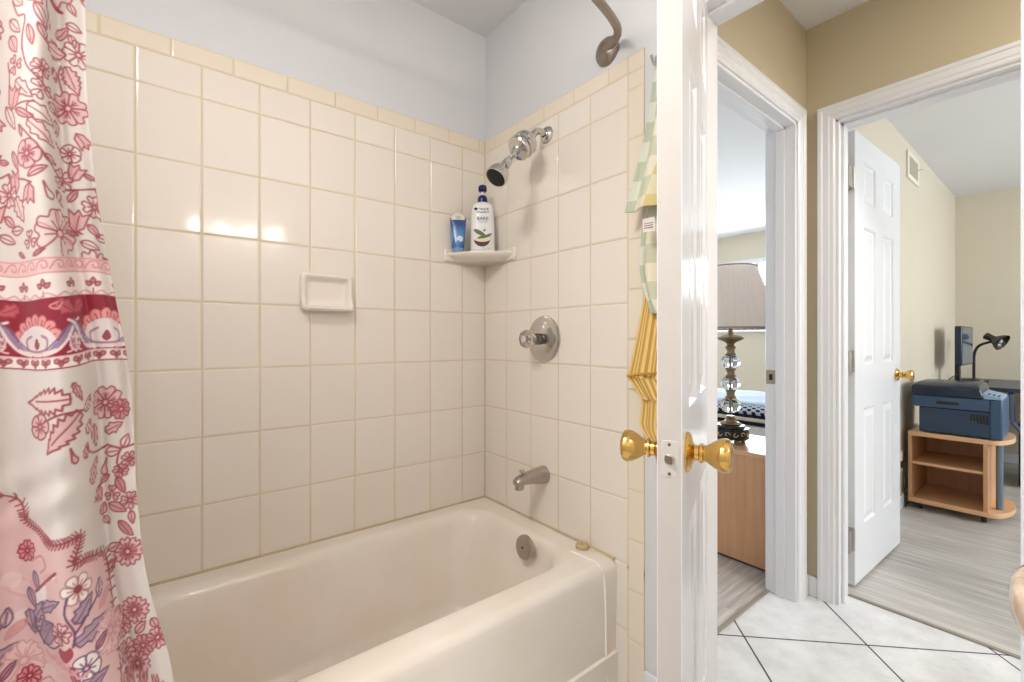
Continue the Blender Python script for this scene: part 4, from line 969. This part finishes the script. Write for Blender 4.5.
q = MB(); a = pxw(645, 219, 1.052); q.obox((a.x + .012, a.y, a.z - .018), (.034, .0012, .036), rz=.15, rx=.1); lb = q.build('care_label', plain('white_label', rgb(236, 230, 224), .7), tw, label='white care label')
q = MB()
for k in range(4): q.obox((a.x + .012, a.y - .0012, a.z - .008 - .006 * k), (.026, .0006, .002), rz=.15, rx=.1)
q.build('print_lines', plain('label_print', rgb(150, 110, 104), .7), lb)
ty = thing('striped_towel', 'mustard yellow striped towel hanging below the plaid towel', 'towel', (-.74, 1.1, -.30))
q = MB(); flap(q, [(644, 292, 1.118), (640, 315, 1.116), (634, 345, 1.108), (628, 372, 1.102), (627.2, 377, 1.10)], XI, 5, .007, frac=.16, ph=.3); flap(q, [(627.2, 377, 1.10), (632, 384, 1.103), (640, 396, 1.106), (646, 400, 1.106)], XI, 4, .006, frac=.16)
flap(q, [(642, 392, 1.114), (641, 412, 1.114), (640, 425, 1.114), (646, 437, 1.112), (655, 446, 1.11)], XI, 4, .006, frac=.16)
q.build('towel_cloth', M_stripe, ty, solid=.0045)
q = MB(); q.tube([pxw(627, 376, 1.094), pxw(640, 374, 1.092), pxw(657, 373, 1.092)], .0035, 8); q.build('hem', M_hem, ty)

# ------------------------------------------------------------------ bedroom: nightstand, lamp, bed
M_wood_o = wood('orange_beech_laminate', rgb(202, 150, 108), rgb(218, 170, 130), 'z', .35)
M_wood_ox = wood('orange_beech_laminate_x', rgb(214, 166, 124), rgb(228, 184, 144), 'x', .3)
NX0, NX1, NY0, NY1, NZ = -1.36, -.905, 2.235, 2.66, -.548
ns = thing('nightstand', 'plain orange beech nightstand under the crystal table lamp', 'nightstand', ((NX0 + NX1) / 2, (NY0 + NY1) / 2, FL))
q = MB(); q.box(NX0, NX1, NY0, NY1, NZ - .022, NZ); q.build('top', M_wood_ox, ns, bevel=.002)
q = MB(); q.box(NX0 + .004, NX1 - .004, NY0 + .006, NY0 + .024, FL + .012, NZ - .022); q.build('side_panel', M_wood_o, ns, bevel=.0015)
q = MB(); q.box(NX0 + .004, NX1 - .004, NY1 - .024, NY1 - .006, FL + .012, NZ - .022); q.build('side_panel', M_wood_o, ns, bevel=.0015)
q = MB(); q.box(NX1 - .02, NX1 - .006, NY0 + .024, NY1 - .024, FL + .03, NZ - .022); q.build('back_panel', M_wood_o, ns)
q = MB(); q.box(NX0 + .03, NX1 - .02, NY0 + .024, NY1 - .024, FL + .05, FL + .066); q.build('bottom_panel', M_wood_o, ns)
q = MB(); q.box(NX0 + .02, NX1 - .01, NY0 + .02, NY1 - .02, FL, FL + .014); q.build('plinth', M_black, ns)
for k in range(2):
    z1 = NZ - .03 - k * .24; q = MB(); q.box(NX0, NX0 + .018, NY0 + .028, NY1 - .028, z1 - .23, z1); dr = q.build('drawer', M_wood_ox, ns, bevel=.002)
    q = MB(); q.lathe([(0, 0), (.006, 0), (.006, .012), (.013, .018), (.012, .024), (0, .026)], (NX0, (NY0 + NY1) / 2, z1 - .11), (-1, 0, 0), 20); q.build('knob', M_steel, dr)
# table lamp
lx, ly = -1.140, 2.380
lam = thing('table_lamp', 'ornate table lamp with crystal balls and pleated pale shade on nightstand', 'lamp', (lx, ly, NZ))
M_bronze = plain('antique_bronze', rgb(150, 132, 104), .38, .75, var=.35, vscale=90)
M_gold = plain('gold_scroll', rgb(216, 186, 120), .4, .7, var=.2, vscale=80)
M_crys = glassmat('lamp_crystal', rgb(236, 242, 250), .02, 1.45)
O = (lx, ly, NZ)
for k in range(4):
    a = PI / 4 + k * PI / 2 + .15
    q = MB(); q.lathe([(0, 0), (.008, 0), (.013, .004), (.0165, .013), (.013, .022), (.008, .026), (0, .028)], (lx + .066 * math.cos(a), ly + .066 * math.sin(a), NZ), seg=18); q.build('foot', M_bronze, lam)
q = MB(); q.lathe([(0, .024), (.082, .024), (.088, .028), (.088, .034), (.085, .036), (.085, .072), (.088, .074), (.088, .08), (.07, .082), (.068, .094), (.04, .098), (0, .098)], O, seg=48); bd = q.build('base_drum', plain('black_lacquer', rgb(20, 18, 20), .15), lam, label='black lacquer drum')
q = MB()
for k in range(14):
    a0 = 2 * PI * k / 14; P = []
    for i in range(13):
        t = i / 12; th = t * 4.6; rr = .013 * (1 - .62 * t)
        da = (rr * math.cos(th) + .003) / .086; P.append((lx + .0862 * math.cos(a0 + da), ly + .0862 * math.sin(a0 + da), NZ + .054 + (rr * math.sin(th)) * (1 if k % 2 else -1)))
    q.tube(P, .0026, 6)
q.build('scroll_band', M_gold, bd)
q = MB(); q.lathe([(0, .096), (.05, .096), (.052, .100), (.046, .106), (.03, .112), (.024, .122), (.028, .128), (.02, .134), (.02, .14), (0, .14)], O, seg=36); q.build('stem_collar', M_bronze, lam)
zc = .165
for k, r in enumerate((.050, .047, .047)):
    q = MB(); zz = NZ + zc + r * .86 - .012
    q.lathe([(r * math.sin(PI * i / 16) , -r * .86 * math.cos(PI * i / 16)) for i in range(17)], (lx, ly, zz), seg=20, ripple=lambda a: .02 * math.cos(10 * a)); cb = q.build('crystal_ball', M_crys, lam, angle=8)
    q = MB(); q.lathe([(0, -r * .8), (.006, -r * .8), (.006, r * .8), (0, r * .8)], (lx, ly, zz), seg=10); q.build('rod', M_bronze, cb)
    top = zc + 1.72 * r - .014
    q = MB(); q.lathe([(0, -.004), (.026, -.004), (.028, 0), (.024, .006), (.020, .012), (.020, .026), (.024, .032), (.028, .038), (.026, .042), (0, .042)], (lx, ly, NZ + top), seg=28); q.build('spacer', M_bronze, lam)
    zc = top + .046
q = MB(); q.lathe([(0, 0), (.018, 0), (.022, .006), (.017, .012), (.02, .02), (.03, .028), (.058, .04), (.066, .046), (.062, .054), (.03, .066), (.014, .072), (.011, .085), (.009, .10), (0, .10)], (lx, ly, NZ + zc - .008), seg=36); q.build('bronze_cap', M_bronze, lam)
zs0, zs1 = .048, .375
def pleat(a): return .006 * math.cos(44 * a)
q = MB(); q.lathe([(.246, zs0), (.210, zs0 + .08), (.170, zs0 + .19), (.140, zs0 + .27), (.122, zs1)], (lx, ly, 0), seg=264, ripple=pleat, caps=(False, False))
tsh = NT('shade_fabric'); tsh.setin('Base Color', rgb(216, 208, 200)); tsh.setin('Roughness', .9); tr = tsh.node('ShaderNodeBsdfTranslucent'); tr.inputs[0].default_value = rgb(248, 240, 234)
mx = tsh.node('ShaderNodeMixShader'); mx.inputs[0].default_value = .8; tsh.link(tsh.bsdf.outputs[0], mx.inputs[1]); tsh.link(tr.outputs[0], mx.inputs[2]); tsh.link(mx.outputs[0], tsh.out.inputs[0])
tsh.setin('Base Color', tsh.mix(tsh.noise(tsh.coord(), 40), rgb(246, 240, 236), rgb(240, 233, 228)))
shd_ = q.build('lamp_shade', tsh.m, lam)
def ringtube(r, z, t, n=64): return [(lx + r * math.cos(2 * PI * k / n), ly + r * math.sin(2 * PI * k / n), z) for k in range(n + 1)], t
M_taupe = plain('taupe_trim', rgb(168, 154, 142), .8)
for r_, z_, t_ in ((.247, zs0 + .004, .005), (.123, zs1 - .002, .004)):
    q = MB(); p, t = ringtube(r_, z_, t_); q.tube(p, t, 8); q.build('shade_trim', M_taupe, shd_)
q = MB(); q.tube([(lx - .121, ly, zs1 - .01), (lx, ly, zs1 - .004), (lx + .121, ly, zs1 - .01)], .003, 6); q.tube([(lx, ly, NZ + zc), (lx, ly, zs1 + .004)], .004, 8); q.build('harp', M_bronze, lam)
q = MB(); q.lathe([(0, 0), (.004, 0), (.007, .006), (.008, .011), (.004, .017), (0, .019)], (lx, ly, zs1 + .002), seg=14); q.build('finial', M_bronze, lam)
# bed
def quilt():
    t = NT('lattice_quilt'); co = t.coord(); x, y, z = t.sep(co)
    a = t.math('SINE', t.math('MULTIPLY', x, 105)); b = t.math('SINE', t.math('MULTIPLY', t.math('ADD', y, z), 150))
    d_ = t.math('ADD', t.math('MULTIPLY', a, b), .12)
    m = t.math('GREATER_THAN', d_, .02)
    t.setin('Base Color', t.mix(m, rgb(20, 24, 44), rgb(206, 222, 240))); t.setin('Roughness', .8); return t.m
M_quilt = quilt(); M_sheet = plain('pale_blue_sheet', rgb(206, 222, 242), .8, var=.05); M_white_cloth = plain('white_cloth', rgb(232, 232, 232), .85)
bed = thing('bed', 'bed with navy and white lattice quilt behind the table lamp', 'bed', (-2.0, 3.77, FL))
q = MB(); q.box(-2.95, -.90, 3.3474, 4.2174, FL + 0.1092, FL + 0.3276); q.build('bed_base', plain('black_bed_base', rgb(28, 28, 34), .7), bed, bevel=.01)
for x_ in (-2.85, -1.0):
    for y_ in (3.42, 4.16):
        q = MB(); q.lathe([(0, 0), (.025, 0), (.025, .125), (0, .125)], (x_, y_, FL), seg=12); q.build('leg', M_black, bed)
q = MB(); q.box(-2.94, -.91, 3.3532, 4.2116, FL + 0.3294, FL + 0.4778); q.build('mattress', M_white_cloth, bed, bevel=.03, bseg=4)
q = MB(); q.box(-2.95, -.905, 3.3416, 4.2174, FL + 0.4750, FL + 0.5032); q.build('under_blanket', plain('black_blanket', rgb(20, 22, 30), .9), bed, bevel=.012, bseg=3, label='black blanket')
q = MB(); q.box(-2.955, -.90, 3.3358, 4.2232, FL + 0.5005, FL + 0.5305); q.build('blanket', plain('cream_blanket', rgb(226, 218, 200), .9), bed, bevel=.014, bseg=3, label='cream blanket')
q = MB(); q.box(-2.955, -.90, 3.3387, 4.2232, FL + 0.5278, FL + 0.5496); q.build('quilt_backing', plain('navy_backing', rgb(18, 22, 44), .9), bed, bevel=.01, bseg=3, label='navy quilt backing')
q = MB(); q.box(-2.96, -.895, 3.3300, 4.2290, FL + 0.5460, FL + 0.6115); q.build('quilt', M_quilt, bed, bevel=.03, bseg=4)
q = MB(); q.grid(40, 30, lambda u, w: (-2.9 + 1.96 * u, 3.40 + .80 * w, FL + 0.6133 + .022 * abs(math.sin(u * 13 + w * 4)) * math.sin(PI * w) ** .5 + .01 * math.sin(w * 19)))
q.build('top_sheet', M_sheet, bed, solid=.02, label='pale blue top sheet')

# ------------------------------------------------------------------ office
vent = thing('wall_vent', 'small white louvred vent high on the office wall', 'vent', (-.718, 4.13, 1.085))
q = MB(); y0, y1, z0, z1 = 3.96, 4.30, 1.085, 1.27
for a in ((y0, y0 + .035, z0, z1), (y1 - .035, y1, z0, z1), (y0 + .035, y1 - .035, z0, z0 + .03), (y0 + .035, y1 - .035, z1 - .03, z1)): q.box(-.718, -.706, a[0], a[1], a[2], a[3])
M_ventp = plain('cream_vent_paint', rgb(232, 226, 212), .4)
q.build('frame', M_ventp, vent, bevel=.003)
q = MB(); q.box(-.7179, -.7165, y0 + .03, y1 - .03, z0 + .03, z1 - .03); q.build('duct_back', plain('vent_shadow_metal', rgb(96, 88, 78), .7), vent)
for k in range(7):
    q = MB(); q.obox((-.712, y0 + .055 + k * .0385, (z0 + z1) / 2), (.012, .006, z1 - z0 - .06), rz=.7); q.build('louver', plain('beige_louver', rgb(196, 186, 166), .5), vent)  # louvers toned darker than the frame
q = MB(); q.tube([(-.708, y1 - .06, 1.19), (-.68, y1 - .055, 1.192)], .003, 6); q.build('lever', M_steel, vent)

CX0, CX1, CY0, CY1, CT, CB = -.686, -.327, 3.83, 4.32, -.60, -1.055
cart = thing('printer_cart', 'orange beech rolling cart with open shelves carrying the dark printer', 'cart', ((CX0 + CX1) / 2, (CY0 + CY1) / 2, FL))
def dshape(x1b):
    pts = [(CX0, CY0), (CX1 + .004, CY0)]
    for k in range(1, 12):
        a = -PI / 2 + PI * k / 12; pts.append((CX1 + .004 + (x1b - CX1) * math.cos(a), (CY0 + CY1) / 2 + (CY1 - CY0) / 2 * math.sin(a)))
    pts += [(CX1 + .004, CY1), (CX0, CY1)]; return pts
for nm, z0, z1 in (('top_board', CT - .028, CT), ('bottom_board', CB, CB + .028)):
    q = MB(); q.prism(dshape(-.235), lambda a, b, h: (a, b, h), z0, z1); q.build(nm, M_wood_ox, cart, bevel=.003)
for nm, x0, x1 in (('side_panel', CX0, CX0 + .018), ('side_panel', CX1 - .02, CX1)):
    q = MB(); q.box(x0, x1, CY0 + .004, CY1 - .01, CB + .028, CT - .028); q.build(nm, M_wood_o, cart, bevel=.0015)
q = MB(); q.box(CX0 + .018, CX1 - .02, CY0 + .02, CY1 - .03, -.812, -.794); q.build('shelf', M_wood_ox, cart, bevel=.0015)
q = MB(); q.box(CX0 + .018, CX1 - .02, CY1 - .03, CY1 - .02, CB + .028, CT - .028); q.build('back_panel', M_wood_o, cart)
q = MB(); q.lathe([(0, CB + .028), (.016, CB + .028), (.016, CT - .028), (0, CT - .028)], (-.29, CY0 + .13, 0), seg=16); q.build('post', plain('blue_grey_metal', rgb(120, 140, 160), .3, .6), cart)
for x_ in (CX0 + .05, CX1 - .02):
    for y_ in (CY0 + .05, CY1 - .06):
        q = MB(); q.lathe([(0, -.011), (.02, -.011), (.0225, -.006), (.0225, .006), (.02, .011), (0, .011)], (x_, y_, FL + .0225), (1, 0, 0), 20); q.box(x_ - .014, x_ + .014, y_ - .012, y_ + .02, FL + .028, CB); q.build('caster', M_black, cart)
# printer
M_pr = plain('slate_blue_plastic', rgb(56, 84, 118), .35, var=.05); M_prd = plain('dark_navy_plastic', rgb(22, 36, 60), .22, var=.05)
PX0, PX1, PY0, PY1 = -.665, -.268, 3.84, 4.22
pr = thing('printer', 'dark slate blue multifunction printer sitting on the beech cart', 'printer', ((PX0 + PX1) / 2, (PY0 + PY1) / 2, CT))
q = MB(); q.box(PX0 + .03, PX1 - .012, PY0 + .01, PY1, CT + 0.0049, CT + 0.1647); bl = q.build('lower_body', plain('slate_body_plastic', rgb(44, 66, 96), .4, var=.05), pr, bevel=.008, bseg=3)
q = MB(); q.box(PX0, PX1 - .05, PY0 - .004, PY1, CT + 0.1647, CT + 0.2379); q.build('paper_unit', M_pr, pr, bevel=.008, bseg=3)
q = MB(); q.box(PX1 - .052, PX1, PY0 - .006, PY1, CT + 0.0037, CT + 0.2391); q.build('side_cover', M_pr, pr, bevel=.012, bseg=3)
q = MB(); q.loft([[(PX0 - .004, PY0 - .01, CT + 0.2379), (PX1 - .075, PY0 - .01, CT + 0.2379), (PX1 - .075, PY1, CT + 0.2379), (PX0 - .004, PY1, CT + 0.2379)], [(PX0 - .004, PY0 - .01, CT + 0.2989), (PX1 - .092, PY0 - .01, CT + 0.2989), (PX1 - .092, PY1, CT + 0.2989), (PX0 - .004, PY1, CT + 0.2989)], [(PX0 + .014, PY0 + .03, CT + 0.3196), (PX1 - .10, PY0 + .03, CT + 0.3196), (PX1 - .10, PY1 - .02, CT + 0.3196), (PX0 + .014, PY1 - .02, CT + 0.3196)]]); q.build('scanner_lid', M_prd, pr, bevel=.01, bseg=3)
q = MB(); q.loft([[(PX1 - .075, PY0 - .006, CT + 0.2391), (PX1 - .002, PY0 - .006, CT + 0.2391), (PX1 - .002, PY1 - .05, CT + 0.2391), (PX1 - .075, PY1 - .05, CT + 0.2391)], [(PX1 - .088, PY0 + .0, CT + 0.2708), (PX1 - .006, PY0 + .006, CT + 0.2513), (PX1 - .006, PY1 - .06, CT + 0.2513), (PX1 - .088, PY1 - .06, CT + 0.2745)]]); cp = q.build('control_panel', plain('pale_blue_panel', rgb(140, 168, 196), .3), pr, bevel=.003)
for k in range(3):
    for j in range(3):
        q = MB(); q.lathe([(0, 0), (.006, 0), (.005, .003), (0, .003)], (PX1 - .06 + .02 * k, PY0 + .04 + .03 * j, CT + 0.2641 - .004 * k), (.2, 0, 1), 10); q.build('button', M_black, cp)
q = MB(); q.box(PX0 + .115, PX0 + .215, PY0 - .006, PY0 - .002, CT + 0.1891, CT + 0.2074); q.build('handle_slot', M_black, pr)
q = MB()
for k in range(6):
    for j in range(3):
        q.box(PX0 + .262 + .013 * k + (.0 if j > 0 else .03), PX0 + .272 + .013 * k + (.0 if j > 0 else .03), PY0 + .007, PY0 + .0115, CT + 0.0878 + .018 * j, CT + 0.1049 + .018 * j)
q.build('vent_grille', M_black, bl)
# wall socket, cord and strip beside the cart
so = thing('wall_socket', 'cream wall socket with black plugs left of the beech cart', 'socket', (-.71, 3.77, -.80))
q = MB(); q.box(-.718, -.706, 3.72, 3.80, -.86, -.73); q.build('cover_plate', M_ventp, so, bevel=.003)
q = MB(); q.box(-.706, -.68, 3.74, 3.78, -.83, -.79); q.tube(catmull([(-.69, 3.76, -.82), (-.685, 3.755, -.92), (-.69, 3.77, -1.0), (-.695, 3.81, -1.09)], 6), .005, 8); q.build('plug', M_black, so)
# desk
DZ = -.365
M_desk = plain('dark_navy_desktop', rgb(46, 58, 78), .3, var=.06); M_dframe = plain('blue_grey_steel', rgb(96, 112, 134), .35, .5)
desk = thing('desk', 'dark navy desk on steel legs in the office corner', 'desk', (.1, 5.4, FL))
q = MB(); q.box(-.69, .90, 4.86, 5.86, DZ - .03, DZ); q.build('desktop', M_desk, desk, bevel=.004)
for x_ in (-.60, .80):
    q = MB(); q.box(x_ - .02, x_ + .02, 4.92, 5.80, FL, FL + .03); q.tube([(x_, 4.95, FL + .03), (x_, 5.55, DZ - .03)], .018, 10); q.tube([(x_, 5.77, FL + .03), (x_, 5.2, DZ - .03)], .018, 10); q.build('leg', M_dframe, desk, bevel=.003)
for s_ in (-1, 1):
    q = MB(); q.tube([(-.30, 4.90, DZ - .035), (-.30 + .0, 5.0, -.62), (-.14, 4.92, -.86), (-.02, 4.95, -1.07)] if s_ < 0 else [(-.16, 4.90, DZ - .035), (-.24, 4.93, -.55)], .016, 10); q.build('brace', M_dframe, desk)
pcx = -.245
pc = thing('computer_tower', 'black computer tower standing on the floor under the desk', 'computer', (-.08, 5.1, FL))
q = MB(); q.box(-.27, -.03, 4.98, 5.42, FL + .012, DZ - .26); q.build('case', plain('black_case', rgb(16, 17, 22), .4), pc, bevel=.006)
q = MB(); q.box(-.255, -.045, 4.972, 4.981, FL + .03, DZ - .28); q.build('front_bezel', M_black, pc, bevel=.003)
for x_ in (-.25, -.05):
    q = MB(); q.box(x_ - .015, x_ + .015, 5.0, 5.4, FL, FL + .013); q.build('foot', M_rubber, pc)
# monitor
mx_, my_ = -.572, 5.12
mon = thing('monitor', 'thin dark monitor turned side-on at the back of the desk', 'monitor', (mx_, my_, DZ))
M_m = Matrix.Translation((mx_, my_, 0)) @ Matrix.Rotation(math.radians(88), 4, 'Z')
q = MB(M_m); q.box(-.22, .22, -.022, .02, -.215, .095); q.build('display_housing', M_prd, mon, bevel=.008, bseg=3)
def scrm():
    t = NT('monitor_screen'); t.setin('Base Color', t.mix(t.noise(t.coord(), 3), rgb(52, 66, 84), rgb(84, 100, 120))); t.setin('Roughness', .12); return t.m
q = MB(M_m); q.box(-.205, .205, -.0235, -.0215, -.198, .08); q.build('screen', scrm(), mon)
q = MB(M_m); q.box(-.025, .025, .02, .05, DZ + .012, -.10); q.build('stand_neck', M_black, mon, bevel=.004)
q = MB(M_m); q.box(-.12, .12, -.07, .11, DZ, DZ + .014); q.build('stand_foot', M_black, mon, bevel=.005)
# desk lamp
dl = thing('desk_lamp', 'black gooseneck desk lamp beside the monitor', 'lamp', (-.535, 5.46, DZ))
bx_, by_ = -.549, 5.46
q = MB(); q.lathe([(0, 0), (.085, 0), (.088, .005), (.085, .016), (.05, .022), (.016, .026), (0, .026)], (bx_, by_, DZ), seg=32); q.build('base', M_black, dl)
q = MB(); q.tube(catmull([(bx_, by_, DZ + .02), (bx_, by_, DZ + .12), (bx_ + .003, by_, DZ + .235), (bx_ + .03, by_ + .005, DZ + .30), (bx_ + .085, by_ + .01, DZ + .33), (bx_ + .11, by_ + .012, DZ + .335)], 8), .010, 10); q.build('gooseneck', M_black, dl)
M_olive = plain('dark_olive_enamel', rgb(52, 48, 40), .2)
q = MB(); hd = Vector((.72, -.25, -.42)).normalized(); hp = Vector((bx_ + .07, by_ + .01, DZ + .385))
q.lathe([(0.0000, -0.0080), (0.0176, -0.0080), (.03, 0), (0.0256, 0.0400), (0.0288, 0.0600), (0.0440, 0.0760), (0.0624, 0.1000), (0.0688, 0.1200), (0.0664, 0.1208), (0.0560, 0.1000), (0.0240, 0.0720), (0.0000, 0.0680)], hp, hd, 32); q.build('lamp_head', M_olive, dl)
q = MB(); q.lathe([(0.0000, 0.0640), (0.0128, 0.0656), (0.0224, 0.0880), (0.0224, 0.0976), (0.0144, 0.1104), (0.0000, 0.1136)], hp, hd, 20); q.build('bulb', plain('frosted_bulb', rgb(190, 186, 178), .4), dl)
# mouse on a pad
pd = MB(); pd.box(-.20, .05, 4.93, 5.16, DZ, DZ + .004); o = pd.build('mouse_pad', plain('blue_mouse_pad', rgb(92, 130, 190), .6), bevel=.001); tag(o, 'blue mouse pad near the front edge of the desk', 'mouse pad')
ms = thing('computer_mouse', 'dark rounded mouse lying behind the blue pad', 'mouse', (-.11, 5.22, DZ))
q = MB(); q.loft([[(-.11 + .075 * k * math.cos(a), 5.24 + .05 * k * math.sin(a), DZ + z) for a in (2 * PI * i / 24 for i in range(24))] for k, z in ((.95, 0), (1, .01), (.93, .024), (.72, .038), (.4, .046), (.1, .048))]); q.build('mouse_shell', M_prd, ms)
q = MB(); q.lathe([(0, -.004), (.009, -.004), (.009, .004), (0, .004)], (-.13, 5.20, DZ + .034), (1, 0, 0), 12); q.build('scroll_wheel', M_black, ms)
q = MB(); q.tube(catmull([(-.59, 5.12, DZ + .08), (-.63, 5.05, DZ + .05), (-.66, 4.98, DZ + .012), (-.67, 4.92, DZ + .005)], 8), .004, 8); q.build('cable', M_black, mon)

# ------------------------------------------------------------------ bathroom vanity sink (its rounded front shows at the right edge)
def marble():
    t = NT('beige_marbled_basin'); n = t.noise(t.coord(), 9, 6, .65); n2 = t.noise(t.mapping(t.coord(), (1, 2.5, 1)), 24, 5, .7)
    t.setin('Base Color', t.ramp(t.math('ADD', t.math('MULTIPLY', n, .7), t.math('MULTIPLY', n2, .3)), [(.32, rgb(156, 130, 108)), (.48, rgb(200, 174, 150)), (.66, rgb(222, 206, 186))])); t.setin('Roughness', .12); return t.m
sk = thing('vanity_sink', 'beige marbled pedestal sink with rounded front by the doorway', 'sink', (.2, .72, FL))
SKX, SKY, SKZ = .20, .765, -.268
q = MB()
def skl(k, z, c=0):
    out = []
    for i in range(48):
        a = 2 * PI * i / 48; x_ = .249 * k * math.cos(a); y_ = .25 * k * math.sin(a)
        if x_ > 0: x_ = min(x_ * 1.2, .295 * k)
        out.append((SKX + x_, SKY + y_, z))
    return out
q.loft([skl(.34, SKZ - .17), skl(.55, SKZ - .155), skl(.80, SKZ - .11), skl(.95, SKZ - .06), skl(.995, SKZ - .03), skl(1.0, SKZ - .016), skl(.99, SKZ - .004), skl(.965, SKZ), skl(.87, SKZ - .002), skl(.82, SKZ - .01), skl(.74, SKZ - .05), skl(.55, SKZ - .10), skl(.2, SKZ - .125)]); q.build('basin', marble(), sk, angle=60)
q = MB(); q.lathe([(0, 0), (.13, 0), (.13, .02), (.09, .06), (.07, .3), (.075, .55), (.095, .665), (0, .665)], (SKX + .02, SKY, FL), seg=32); q.build('pedestal', marble(), sk)
q = MB(); q.lathe([(0, 0), (.022, 0), (.018, .02), (.013, .03), (.013, .09), (0, .09)], (SKX + .235, SKY, SKZ - .003), seg=20); q.tube(catmull([(SKX + .235, SKY, SKZ + .08), (SKX + .22, SKY, SKZ + .12), (SKX + .17, SKY, SKZ + .125), (SKX + .13, SKY, SKZ + .10)], 6), .011, 12); q.build('faucet', M_chrome, sk)

# ------------------------------------------------------------------ lights
def emis(name, col, s):
    t = NT(name); t.setin('Base Color', col); t.setin('Emission Color', col); t.setin('Emission Strength', s); return t.m
vl = thing('vanity_light', 'chrome four bulb strip light on the bathroom right wall', 'light', (XR, .45, .74))
VLZ = .76
q = MB(); q.box(XR - .035, XR, .14, .78, VLZ - .05, VLZ + .05); q.build('back_plate', M_chrome, vl, bevel=.006)
M_bulb = emis('warm_bulb_glass', rgb(255, 244, 231), 95)
for k in range(4):
    q = MB(); c = (XR - .08, .22 + .16 * k, VLZ)
    q.lathe([(.032 * math.sin(PI * i / 14), -.032 * math.cos(PI * i / 14)) for i in range(15)], c, (1, 0, 0), 20); q.build('bulb', M_bulb, vl)
    q = MB(); q.lathe([(0, 0), (.018, 0), (.016, .02), (0, .02)], (XR - .033, .22 + .16 * k, VLZ), (-1, 0, 0), 16); q.build('socket', M_chrome, vl)
def area(name, loc, target, sx, sy, power, col):
    l = bpy.data.lights.new(name, 'AREA'); l.shape = 'RECTANGLE'; l.size = sx; l.size_y = sy; l.energy = power; l.color = col[:3]
    o = bpy.data.objects.new(name, l); COL.objects.link(o); o.location = loc
    o.rotation_euler = (Vector(target) - Vector(loc)).to_track_quat('-Z', 'Y').to_euler(); return o
DAY = (.85, .93, 1.0)
area('office_daylight', (2.56, 4.25, .40), (0, 4.1, -.1), 1.9, 1.2, 82, DAY)
area('bedroom_fill', (-4.36, 3.4, .40), (-1, 3.0, 0), 1.9, 1.2, 34, DAY)  # fill lamp at the added left window
area('bedroom_window_daylight', (-2.5, YF - .08, .55), (-2.3, 2.5, -.2), 1.4, .85, 44, DAY)
area('hall_fill_light', (.75, 1.74, CE - .03), (.75, 1.74, 0), .3, .3, 27, (1, .98, .95))  # extra lamp added to lift the hall; no fixture seen
area('bathroom_fill_light', (-.52, -.52, CE - .03), (-.50, -.36, 0), .6, .6, 36, (1, .98, .95))  # added out of view to brighten the bathroom; no lamp known there
w = bpy.data.worlds.new('world'); sc.world = w; w.use_nodes = True
bg = w.node_tree.nodes['Background']; bg.inputs[0].default_value = (.75, .85, 1, 1); bg.inputs[1].default_value = .5

# ------------------------------------------------------------------ camera
cd = bpy.data.cameras.new('camera'); cam = bpy.data.objects.new('camera', cd); COL.objects.link(cam)
cam.location = (0, 0, 0); cam.rotation_euler = (PI / 2, 0, YAW); cd.sensor_width = 36; cd.sensor_fit = 'HORIZONTAL'
cd.lens = 36 * FOC / 1024; cd.shift_y = -2.8 / 1024; cd.clip_start = .01; cd.clip_end = 100
sc.camera = cam
vs = sc.view_settings; vs.view_transform = 'Standard'; vs.look = 'None'; vs.gamma = 1; vs.use_curve_mapping = False; vs.exposure = 0.0
